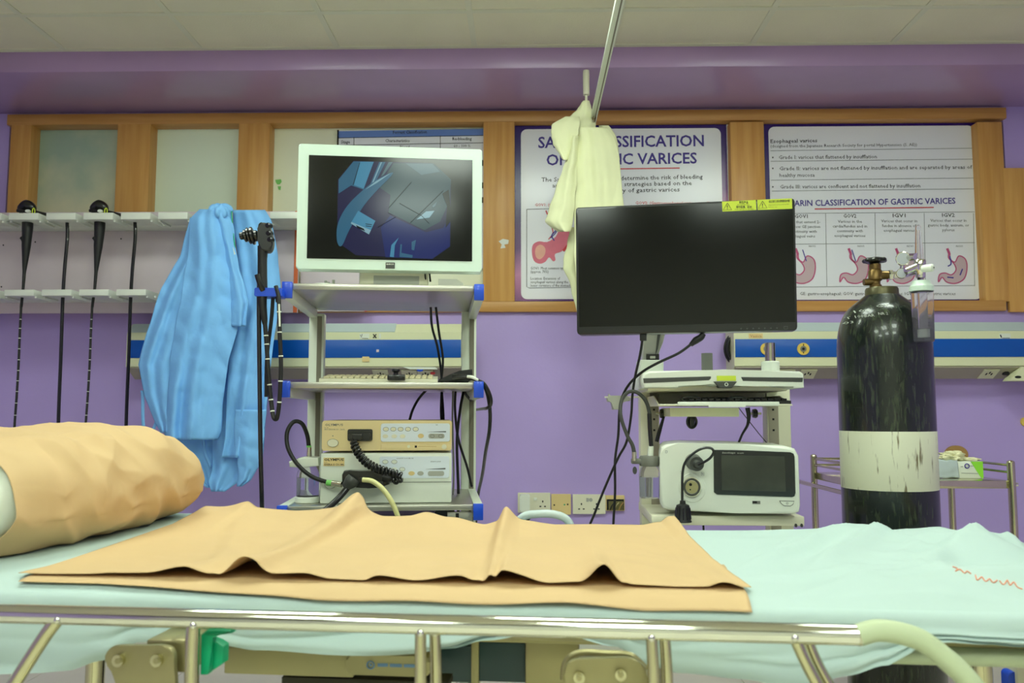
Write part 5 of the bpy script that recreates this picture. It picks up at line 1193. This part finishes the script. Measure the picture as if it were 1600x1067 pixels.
def blob(name, label, cat, c, r, m_, sd, squ=(1, 1, 1), f=2.2, a=.35):
    m = MB(); c = V(c)
    def fn(s, t_):
        A, B = 2 * math.pi * s, math.pi * (t_ - .5); d = V((math.cos(B) * math.cos(A), math.cos(B) * math.sin(A), math.sin(B)))
        k = 1 + a * noise.noise(d * f + V((sd, sd, 0))) + .15 * noise.noise(d * f * 3 + V((sd, 0, 0)))
        q_ = V((d.x * squ[0], d.y * squ[1], d.z * squ[2])) * r * k
        q_.z = max(q_.z, -r * squ[2] * .55); return c + q_
    m.grid(fn, 36, 22); return tg(m.build(name, m_, at=c, smooth=80, weld=1), label, cat)
gz = zg1
blob('latex_glove', 'crumpled cream latex glove piled on top of the glove box', 'glove', (hit(1488, 715, I4, yb_ + .05).x, yb_ + .05, gz + .012), .04, 'latex', 3, (1.0, .8, .5), 3, .8)
blob('latex_glove', 'flat pale latex glove finger lying over the right of the glove box', 'glove', (hit(1512, 717, I4, yb_ + .04).x, yb_ + .04, gz + .0045), .036, 'latex', 8, (1.2, .5, .2), 3, .5)
m = MB(); wx0, wx1 = hit(1452, 735, I4, yb_).x, gx0 - .001
def wrapfn(s, t_):
    x = wx0 + (wx1 - wx0) * s; P_ = [(-.012, 0), (-.006, .5), (0, 1), (.05, 1.04), (.11, .98), (.115, .5), (.12, 0)]
    k = t_ * 6; i = min(int(k), 5); f_ = k - i; y = P_[i][0] + (P_[i + 1][0] - P_[i][0]) * f_; z = P_[i][1] + (P_[i + 1][1] - P_[i][1]) * f_
    n_ = noise.noise(V((x * 30, y * 30, z * 2)))
    return V((x, yb_ + y + .006 * n_, zg0 + max(0.0005, (zg1 - zg0) * 1.06 * z + .006 * n_)))
m.grid(wrapfn, 24, 30); tg(m.build('instrument_wrap', 'cloth_grey', at=(wx0, yb_, zg0), smooth=80, mods=(('SOLIDIFY', dict(thickness=.001)),)), 'pale grey cloth wrapped pack on the steel trolley, left of the glove box', 'cloth')
m = MB(); m.pdisc(1495, 710, 18, YW - .012, YW, 36, 14); tg(m.build('round_card', 'tan', at=hit(1495, 710, I4, YW)), 'round tan card on the wall above the glove box', 'card')
m = MB(); m.pdisc(1602, 659, 6, YW - .01, YW, 20, 7); tg(m.build('wall_hook', 'amber', at=hit(1602, 659, I4, YW)), 'small amber knob on the purple wall at the far right edge', 'knob')

# ------------------------------------------------------------ stretcher bed
BED = T(0, 1.395, 0, -4.5)
hb = lambda x, y, v: hit(x, y, BED, v)
ZM = hit(800, 645, I4, 1).z - .295         # mattress top
bed = thing('stretcher_bed', 'steel hospital stretcher with chrome side rail and cream curved end tube', 'bed', BED)
BU0, BU1, BV1 = -1.5, 1.33, .68
m = MB(BED); m.box(BU0, BU1, .015, BV1 - .01, ZM - .085, ZM - .008, .025, 3); m.build('mattress', 'beige', bed)
m = MB(BED); m.box(BU0, BU1, .12, BV1 - .06, ZM - .112, ZM - .09, .003); m.build('deck', 'beige', bed)
zfr = ZM - .155
for v0 in (BV1 - .03,):
    m = MB(BED); m.cyl((BU0, v0, zfr + .018), (BU1 + .35, v0, zfr + .018), .016, seg=16); m.build('frame_tube', 'tube_c', bed)
# beige side beam and logo panel, dark sheets for the shade under the bed
m = MB(BED); m.pbox(350, 1014, 552, 1056, .06, .10, .003); sb = m.build('side_beam', 'beige', bed)
m = MB(BED); m.prr(540, 1024, 672, 1056, .052, .10, .01, .004); lp = m.build('logo_panel', 'beige', bed)
m = MB(BED); m.pring(579, 1039, 5.5, 1.2, .051, 0, 18); m.pdisc(579, 1039, 2, .0505, .052, 10); m.pstroke([(590, 1039), (606, 1039)], 5, .0512, 0); m.pstroke([(609, 1039.5), (628, 1040)], 5, .0512, 0); m.pstroke([(631, 1040), (650, 1040.5)], 5, .0512, 0); m.build('blurred_logo', 'skyblue', lp, smooth=0)
m = MB(BED); m.pbox(672, 1008, 740, 1066, .20, .24, .003); m.build('underbed_shade_sheet', 'teal', bed)  # added dark sheet, stands in for the shaded opening below the bed
m = MB(BED); m.pbox(745, 1004, 832, 1066, .20, .24, .003); m.build('underbed_shade_sheet', 'teal', bed)
m = MB(BED); m.pbox(736, 1000, 748, 1075, .195, .23, .003); m.build('panel_post', 'beige', bed)
m = MB(BED); m.pbox(820, 1000, 905, 1075, .18, .22, .006); m.build('gearbox_cover', 'plate', bed)
m = MB(BED); m.pbox(440, 1062, 700, 1072, .07, .12); m.build('lower_beam', 'gap', bed)
# legs
for x in (-1.1, .95):
    for v0 in (.08, BV1 - .1):
        m = MB(BED); m.cyl((x, v0, .12), (x, v0, ZM - .13), .022, seg=16); m.build('leg', 'steel_y', bed)
        m = MB(BED); m.cyl((x - .018, v0, .07), (x + .018, v0, .07), .07, seg=28); m.build('castor', 'black_m', bed)
# side rail
vr = -.165
a, c = hb(-160, 955, vr), hb(1341, 983, vr)
zr_ = (a.z + c.z) / 2
cc = hb(1341, 983, vr)
zr_ = cc.z - .008
m = MB(BED); m.cyl((a.x, vr, zr_), (cc.x, vr, zr_), .0142, seg=32); bar = m.build('side_rail_bar', 'chrome', bed)
m = MB(BED); m.cyl((cc.x - .002, vr, zr_), (cc.x + .002, vr, zr_), .0148, seg=24); m.build('bar_end_ring', 'steel', bar)
P_ = [(cc.x, vr, zr_)] + [tuple(hb(x, y, vr)) for x, y in ((1370, 985), (1405, 989), (1440, 1001), (1475, 1027), (1510, 1060), (1540, 1100), (1560, 1140))]
m = MB(BED); m.sweep(catmull(P_, 6), .0150, 20); m.build('curved_end_tube', 'tube_c', bed)
for L_ in ([(90, 968), (66, 1000), (15, 1080), (-20, 1140)], [(302, 976), (300, 1020), (299, 1140)], [(655 + 2, 988), (657, 1050), (657, 1140)], [(679, 988), (681, 1050), (682, 1140)],
           [(1018, 996), (1021, 1050), (1022, 1140)], [(1038, 996), (1042, 1050), (1044, 1140)], [(1242, 996), (1262, 1040), (1300, 1110)], [(1258, 996), (1278, 1040), (1318, 1110)]):
    v0 = vr + (.0 if L_[0][0] in (90, 302, 657, 1018, 1242) else .022)
    r_ = .0105 if L_[0][0] in (90, 302) else .0085
    m = MB(BED); P_ = [hb(x, y, v0) for x, y in L_]; P_[0].z = zr_ - .006; m.sweep(catmull(P_, 4), r_, 16); po = m.build('rail_post', 'steel_y', bed)
    m = MB(BED); m.ball(hb(L_[0][0], L_[0][1] + 1, v0 - .012), .0055, 10); m.build('rivet', 'chrome', po)
m = MB(BED); m.cyl(hb(-160, 1150, vr), hb(1560, 1150, vr), .012, seg=14); m.build('lower_rail_bar', 'steel_y', bed)
# green lever
m = MB(BED); vg = -.15
m.ppoly([(313, 992), (322, 985), (361, 985), (361, 990), (330, 993), (329, 1046), (323, 1055), (312, 1055)], vg, vg + .018, 0, .003); m.ppoly([(330, 1000), (340, 1004), (349, 1010), (348, 1037), (332, 1048)], vg + .01, vg + .03, 0, .002); m.build('release_lever', 'green', bed)
# hinge plates
def hinge(L_, bolts):
    m = MB(BED); m.ppoly(L_, -.125, -.115, 3, .002); h_ = m.build('hinge_plate', 'plate', bed)
    for x, y in bolts:
        m = MB(BED); m.pdisc(x, y, 9, -.133, -.124, 24); w_ = m.build('washer', 'steel_y', h_)
        m = MB(BED); m.pdisc(x, y, 4.5, -.140, -.132, 6); m.build('bolt_head', 'plate', h_)
hinge([(163, 1032), (170, 1014), (185, 1009), (225, 1009), (255, 1009), (270, 1018), (272, 1045), (272, 1090), (240, 1100), (190, 1100), (180, 1060)], ((183, 1033), (243, 1033)))
hinge([(882, 1055), (886, 1038), (900, 1031), (940, 1029), (980, 1028), (1000, 1036), (1010, 1050), (1012, 1095), (980, 1100), (900, 1100)], ((905, 1060), (970, 1055)))
m = MB(BED); m.pbox(262, 999, 296, 1052, -.10, -.02, .006); m.pbox(228, 1000, 290, 1010, -.10, -.02, .004); m.build('hinge_block', 'plate', bed)
m = MB(BED); m.ptube([(880, 1062, -.09), (884, 1035, -.09), (905, 1020, -.09), (950, 1021, -.09), (985, 1024, -.09), (1010, 1045, -.09)], .005, 12); m.build('hinge_bracket', 'plate', bed)
m = MB(BED); a = hb(1400, 1028, .0); m.cyl((a.x - .12, .02, a.z), (a.x + .9, .02, a.z), .0145, seg=16); m.build('foot_frame_tube', 'tube_c', bed)
# far side handle
vh = BV1 + .03
m = MB(BED); m.ptube([(800, 832, vh), (806, 818, vh), (820, 806, vh), (840, 803, vh), (862, 803, vh), (880, 808, vh), (890, 818, vh), (894, 836, vh), (895, 870, vh)], .0098, 14); m.build('far_rail_end', 'console_grey', bed)
m = MB(BED); m.ptube([(826, 808, vh + .02), (818, 822, vh + .02), (812, 850, vh + .02)], .006, 10); m.build('far_rail_strut', 'dgrey', bed)
# blue castor-like item lower right
p = hit(1590, 1060, I4, 2.0); t = thing('blue_clamp', 'small blue and cream clamp at the lower right corner beside the bed', 'clamp', Matrix.Translation(p))
m = MB(); m.prr(1576, 1050, 1596, 1085, 2.0, 2.03, .01, .003); m.build('clamp_body', 'cap_blue', t)
m = MB(); m.pbox(1590, 1043, 1612, 1085, 1.99, 2.04, .003); m.build('clamp_bracket', 'cream', t)

# ---- bedsheet
def interp(L, x):
    if x <= L[0][0]: return L[0][1]
    for a, c in zip(L, L[1:]):
        if x <= c[0]:
            k = (x - a[0]) / (c[0] - a[0]); k = k * k * (3 - 2 * k) if smooth_i else k
            return a[1] + (c[1] - a[1]) * k
    return L[-1][1]
smooth_i = True
# silhouettes of the far edge (px -> py) turned into heights at the far edge plane
farL = [(0, 802), (300, 803), (450, 814), (700, 827), (800, 828), (1230, 830), (1300, 828.5), (1360, 826.5), (1376, 832), (1420, 828), (1468, 824), (1500, 831), (1526, 838), (1540, 836), (1552, 850), (1572, 853), (1600, 868), (1660, 900)]
hem = [(-100, 1055), (60, 1052), (110, 1048), (160, 1034), (215, 1006), (260, 1000), (310, 1000), (350, 1010), (400, 1018), (520, 1024), (650, 1023), (700, 1015), (760, 1000), (820, 992), (880, 995), (960, 1014), (1010, 1044), (1060, 1056), (1160, 1064), (1240, 1075), (1320, 1058), (1385, 1040), (1412, 1026), (1424, 1018), (1440, 1004), (1480, 1003), (1540, 1008), (1600, 1014), (1700, 1020)]
def px_of(p):      # world point -> pixel
    q_ = CAMR.transposed() @ (p - CAMP); return 800 + F * q_.x / -q_.z, 533.5 - F * q_.y / -q_.z
def far_z(u):
    x, y = px_of(BED @ V((u, BV1, ZM)))
    return hb(x, interp(farL, x), BV1).z
def hem_z(u, vv=-.03):
    x, y = px_of(BED @ V((u, vv, ZM)))
    return hb(x, interp(hem, x), vv).z
CREASES = []
for (xa_, ya_, xb_, yb_, am_, wd_) in ((1165, 886, 1375, 829, .016, .022), (1270, 890, 1420, 834, .018, .022), (1215, 860, 1330, 838, .009, .014), (1435, 890, 1560, 852, .016, .02), (1470, 850, 1400, 880, .008, .014), (1180, 900, 1420, 892, .008, .016), (1200, 935, 1330, 905, .008, .016), (1280, 945, 1500, 925, .009, .02), (1340, 905, 1580, 888, .008, .014)):
    CREASES.append((hitz(xa_, ya_, BED, ZM + .01), hitz(xb_, yb_, BED, ZM + .01), am_, wd_))
def crease(u, v_):
    z = 0
    for A_, B_, am_, wd_ in CREASES:
        dx_, dy_ = B_.x - A_.x, B_.y - A_.y; L2 = dx_ * dx_ + dy_ * dy_; t_ = ((u - A_.x) * dx_ + (v_ - A_.y) * dy_) / L2
        if t_ < -.3 or t_ > 1.3: continue
        d_ = ((u - A_.x) * dy_ - (v_ - A_.y) * dx_) / math.sqrt(L2)
        z += 1.35 * max(0, min(1, (BV1 - .02 - v_) / .16)) * am_ * math.exp(-(abs(d_) / wd_) ** 1.3) * math.exp(-(max(0, abs(t_ - .5) - .3) / .22) ** 2)
    return z
def lump(u, v_):
    r_ = max(0, min(1, (u - .35) / .5))
    n1 = noise.noise(V((u * 2.2 + v_ * 3.0, v_ * 2.6 - u * 2.0, 1.3))); rid = 1 - abs(noise.noise(V((u * 2.8 + 2.2 * v_, v_ * 4.0 - 1.5 * u, 4)))) * 2.6
    rid2 = 1 - abs(noise.noise(V((u * 1.6 + 4.5 * v_, v_ * 2.2 - u * 3.4, 11)))) * 3.0
    return crease(u, v_) + (.35 + .65 * max(0, min(1, (BV1 - v_) / .15))) * r_ * (.016 * n1 + .020 * rid + .018 * rid2) + .0012 * noise.noise(V((u * 7, v_ * 7, 0)))
def sheet_fn(s, t_):
    u = -1.45 + (BU1 + 1.49) * s
    fz = far_z(u) - ZM
    if t_ < .12:            # far side drop
        k = t_ / .12; return V((u, BV1 + .012, min(ZM, ZM + fz) - .16 * (1 - k) - .004))
    if t_ < .66:
        k = (t_ - .12) / .54; v_ = BV1 + .008 - (BV1 + .0) * k
        e = max(0, (v_ / BV1)) ** 1.2
        edge = math.exp(-max(0, v_) / .03)
        droop = 0
        if u > .95: droop = -.10 * ((u - .95) / .45) ** 2
        z = ZM + .002 + fz * (e if fz > 0 else min(1, .35 + .65 * e)) + lump(u, v_) * (1 - edge * .6) * (1 if k > .05 else k / .05)
        z -= .012 * edge
        return V((u, v_, z + droop * (1 - e)))
    k = (t_ - .66) / .34
    hz_ = hem_z(u)
    z0_ = ZM - .012
    if u > .95: z0_ -= .09 * ((u - .95) / .45) ** 2
    a_ = min(1, k / .22) * math.pi / 2
    wav = .016 * noise.noise(V((u * 5, k * 2.2 + u * 2, 3))) + .012 * (1 - 2.4 * abs(noise.noise(V((u * 3 + k * 1.5, k * 3, 8)))))
    if k < .22: return V((u, .0 - .022 * math.sin(a_) + wav * k, z0_ - .022 * (1 - math.cos(a_))))
    kk_ = (k - .22) / .78
    zz_ = z0_ - .022 + (hz_ - (z0_ - .022)) * kk_
    return V((u, -.022 - .012 * kk_ + wav * (k + .1), zz_))
m = MB(BED); m.grid(sheet_fn, 260, 110)
p = BED @ V((0, .34, ZM)); sh = m.build('bed_sheet', 'sheet', at=p, smooth=80)
tg(sh, 'pale white cotton sheet covering the stretcher, hanging in folds over the near side', 'bed sheet')
m = MB(BED)
def sheetz(x, y):
    for _ in range(1):
        q_ = hitz(x, y, BED, ZM + .004)
    return q_
L0 = [[(1489, 886), (1496, 889), (1493, 893), (1500, 890), (1507, 896), (1511, 893), (1517, 897)], [(1524, 899), (1527, 907), (1534, 902), (1540, 909), (1546, 905), (1552, 911), (1558, 907)], [(1562, 908), (1568, 914), (1574, 907), (1578, 915), (1584, 910), (1590, 918), (1598, 921)]]
mi_ = None
from mathutils.bvhtree import BVHTree
def bvh_of(o):
    me = o.data; off = o.matrix_world if False else W[o.name]
    return BVHTree.FromPolygons([off @ v_.co for v_ in me.vertices], [list(f.vertices) for f in me.polygons])
tree = bvh_of(sh)
for L_ in L0:
    P_ = catmull([V((x, y, 0)) for x, y in L_], 4); Q_ = []
    for q_ in P_:
        hh = tree.ray_cast(CAMP, ray(q_.x, q_.y))
        if hh[0] is not None: Q_.append(BED.inverted() @ (hh[0] + V((0, 0, .0008))))
    if len(Q_) > 2: m.sweep(Q_, .0011, 5)
m.build('embroidered_script', 'salmon', sh)

# ---- tan paper sheet
nearL = [(0, 906), (150, 906), (228, 905), (290, 893), (335, 912), (385, 882), (430, 905), (475, 903), (520, 914), (560, 918), (592, 907), (650, 915), (720, 907), (745, 912), (766, 925), (786, 904), (800, 902), (860, 918), (905, 917), (945, 892), (975, 920), (1010, 933), (1090, 931), (1130, 920), (1180, 931), (1250, 931)]
farP = [(300, 797), (345, 797), (385, 792), (402, 800), (470, 805), (522, 808), (558, 790), (574, 805), (600, 812), (640, 812), (665, 807), (700, 815), (755, 823), (776, 820), (790, 808), (815, 819), (870, 826), (1000, 826), (1030, 821), (1046, 812)]
nl, nr, fr, fl_ = hitz(8, 906, BED, ZM + .004), hitz(1180, 930, BED, ZM + .004), hitz(1060, 828, BED, ZM), hitz(345, 820, BED, ZM)
ul, ur = nl.x, nr.x
vn = .035; vf = BV1 - .01
def paper_fn(s, t_):
    u0 = ul + (ur - ul) * s; uf = fl_.x + (hitz(1048, 828, BED, ZM).x - fl_.x) * s
    u = u0 + (uf - u0) * t_; v_ = vn + (vf - vn) * t_
    pw = BED @ V((u, v_, ZM)); x, y = px_of(pw)
    xn, _ = px_of(BED @ V((u0, vn, ZM))); xf_, _ = px_of(BED @ V((uf, vf, ZM)))
    zn = hb(xn, interp(nearL, xn), vn).z; zf_ = hb(xf_, interp(farP, xf_), vf).z
    dn = max(.0, zn - ZM); df = max(0, zf_ - ZM)
    wn = math.exp(-(t_ / .22) ** 1.1); wf_ = math.exp(-((1 - t_) / .30) ** 1.3)
    z = ZM + .009 + dn * wn + df * wf_
    # depthwise ridge near px 790 -> 765, broad crease from 560 -> 400
    def ridge(x_, w_, h_): return h_ * math.exp(-((x - x_) / w_) ** 2)
    z += ridge(766 + 24 * t_, 9, .012) + ridge(786 + 14 * t_, 14, .006) - ridge(740 + 20 * t_, 18, .004)
    xr_c = 400 + 165 * min(1, t_ * 1.05)
    if x < xr_c + 4: z += .024 * math.exp(-((x - xr_c) / 60) ** 2) * (.25 + .75 * t_)
    else: z += .024 * math.exp(-((x - xr_c) / 9) ** 2) * (.25 + .75 * t_)
    z += ridge(330 + 60 * t_, 16, .005) + ridge(940 - 20 * t_, 14, .004 * (1 - t_)) + .0025 * noise.noise(V((u * 6, v_ * 9, 2)))
    z += .0015 * (1 - 2 * abs(noise.noise(V((u * 9 + v_ * 6, v_ * 9, 6)))))
    z = max(z, ZM + .007 + (far_z(u) - ZM) * max(0, v_ / BV1) ** 1.2 * (1 - wn))
    return V((u, v_ - (.012 * dn / .03 if t_ == 0 else 0), z))
m = MB(BED); m.grid(paper_fn, 340, 60)
p = BED @ V((-.3, .34, ZM)); t = thing('paper_sheet', 'tan crepe paper sheet with wavy edges spread over the white bed sheet', 'paper sheet', Matrix.Translation(p))
m.build('top_layer', 'paper', t, smooth=80, mods=(('SOLIDIFY', dict(thickness=.0008, offset=0)),))
def under_fn(s, t_):
    u = ul + .02 + (ur - ul - .03) * s
    if t_ < .6: return V((u, .26 - .235 * t_ / .6, ZM + .0065 - .003 * max(0, (t_ - .45) / .15) ** 2))
    k = (t_ - .6) / .4; drop = .008 + .012 * noise.noise(V((u * 5, 0, 1))) + .008 * max(0, min(1, (u - ur + .3) / .12)) 
    if u < -.45: drop *= max(.2, 1 + (u + .45) * 1.4)
    ext = (.35 + .65 * max(0, min(1, (u + .75) / .4))); return V((u, .025 - .048 * ext * k, ZM + .0035 - (drop * .9 + .007) * k * k * ext))
m = MB(BED); m.grid(under_fn, 160, 24); m.build('under_layer', 'paper', t, smooth=80, mods=(('SOLIDIFY', dict(thickness=.0008, offset=0)),))

# ---- pillow with paper cover
pr = hitz(160, 845, BED, ZM)            # foot of the right-hand face
v0p, v1p = -.25, .36
HP = .216
PF = BED @ Matrix.Translation((-.957, .31, 0)) @ Matrix.Rotation(R(-14.5), 4, 'Z')
UC = -.20
def pil(s, t_, k=1.0, sx=0.0, crump=0.0):
    w_ = 2 * s - 1                      # -1 near end .. 1 far end
    v_ = (v0p + v1p) / 2 + (v1p - v0p) / 2 * (w_ if k == 1.0 else w_ * sx)
    ww = w_ if k == 1.0 else w_ * sx
    e = max(0.0, 1 - abs(ww) ** 3.8) ** .5
    hh = HP / 2 * (.04 + .96 * e) * (1 - .12 * max(0, ww) ** 2); aw = .21 * (.80 + .20 * e)
    hh = max(hh, HP / 2 * (.42 if k != 1.0 else .25))
    a = 2 * math.pi * t_ - math.pi / 2
    ca, sa = math.cos(a), math.sin(a)
    tr = 2 * abs((v_ * 8.5 + .25 * math.sin(v_ * 21)) % 1 - .5)
    q1 = crump and ca > 0 and sa > 0
    ex = .40 if q1 else .62
    pu = math.copysign(abs(ca) ** ex, ca) * aw; pz = math.copysign(abs(sa) ** (.5 if q1 else .72), sa) * hh
    if crump and ca > 0:
        wgt = max(0, ca) ** 1.5 * max(0, min(1, (sa + .3) / .6))
        pz -= (.055 * tr + .01) * wgt * e; pu += (.03 * tr - .012) * wgt * max(0, sa) ** .5
    zc_ = HP / 2 + .006 - .03 * max(0, ww) ** 3 + .037 * max(0, min(1, (v_ + .31) / .67))
    P_ = V((UC + pu, v_, ZM + zc_ + pz))
    n_ = 0
    if crump:
        f = P_ * 5.5
        r1 = 1 - 2.2 * abs(noise.noise(V((f.x * .8 + f.z * .9, f.y * 1.1 - f.z * .7, f.z * .6))))
        r2 = 1 - 2.2 * abs(noise.noise(V((f.x * 1.8, f.y * 2.2 + f.z * 1.6, f.z * 1.4 + 4))))
        n_ = crump * (r1 * .7 + r2 * .4)
    d = V((ca, 0, sa))
    P_ = P_ + d * ((k - 1) * .1 + n_)
    P_.z = max(P_.z, ZM + .037 * max(0, min(1, (v_ + .31) / .67)) + (.006 if not crump else .004))
    return P_
p = PF @ V((UC, 0, ZM)); t = thing('pillow', 'plump pillow wrapped in crumpled tan paper at the head of the stretcher', 'pillow', Matrix.Translation(p))
m = MB(PF); m.grid(lambda s, t_: pil(s, t_), 60, 60); m.build('white_pillow', 'pillow', t, smooth=80, weld=1)
m = MB(PF)
m.grid(lambda s, t_: pil(s, t_, 1.06, .905 if s > .5 else .82, .023), 170, 140); m.build('paper_cover', 'paper', t, smooth=60, weld=1, mods=(('SOLIDIFY', dict(thickness=.0008, offset=0)),))
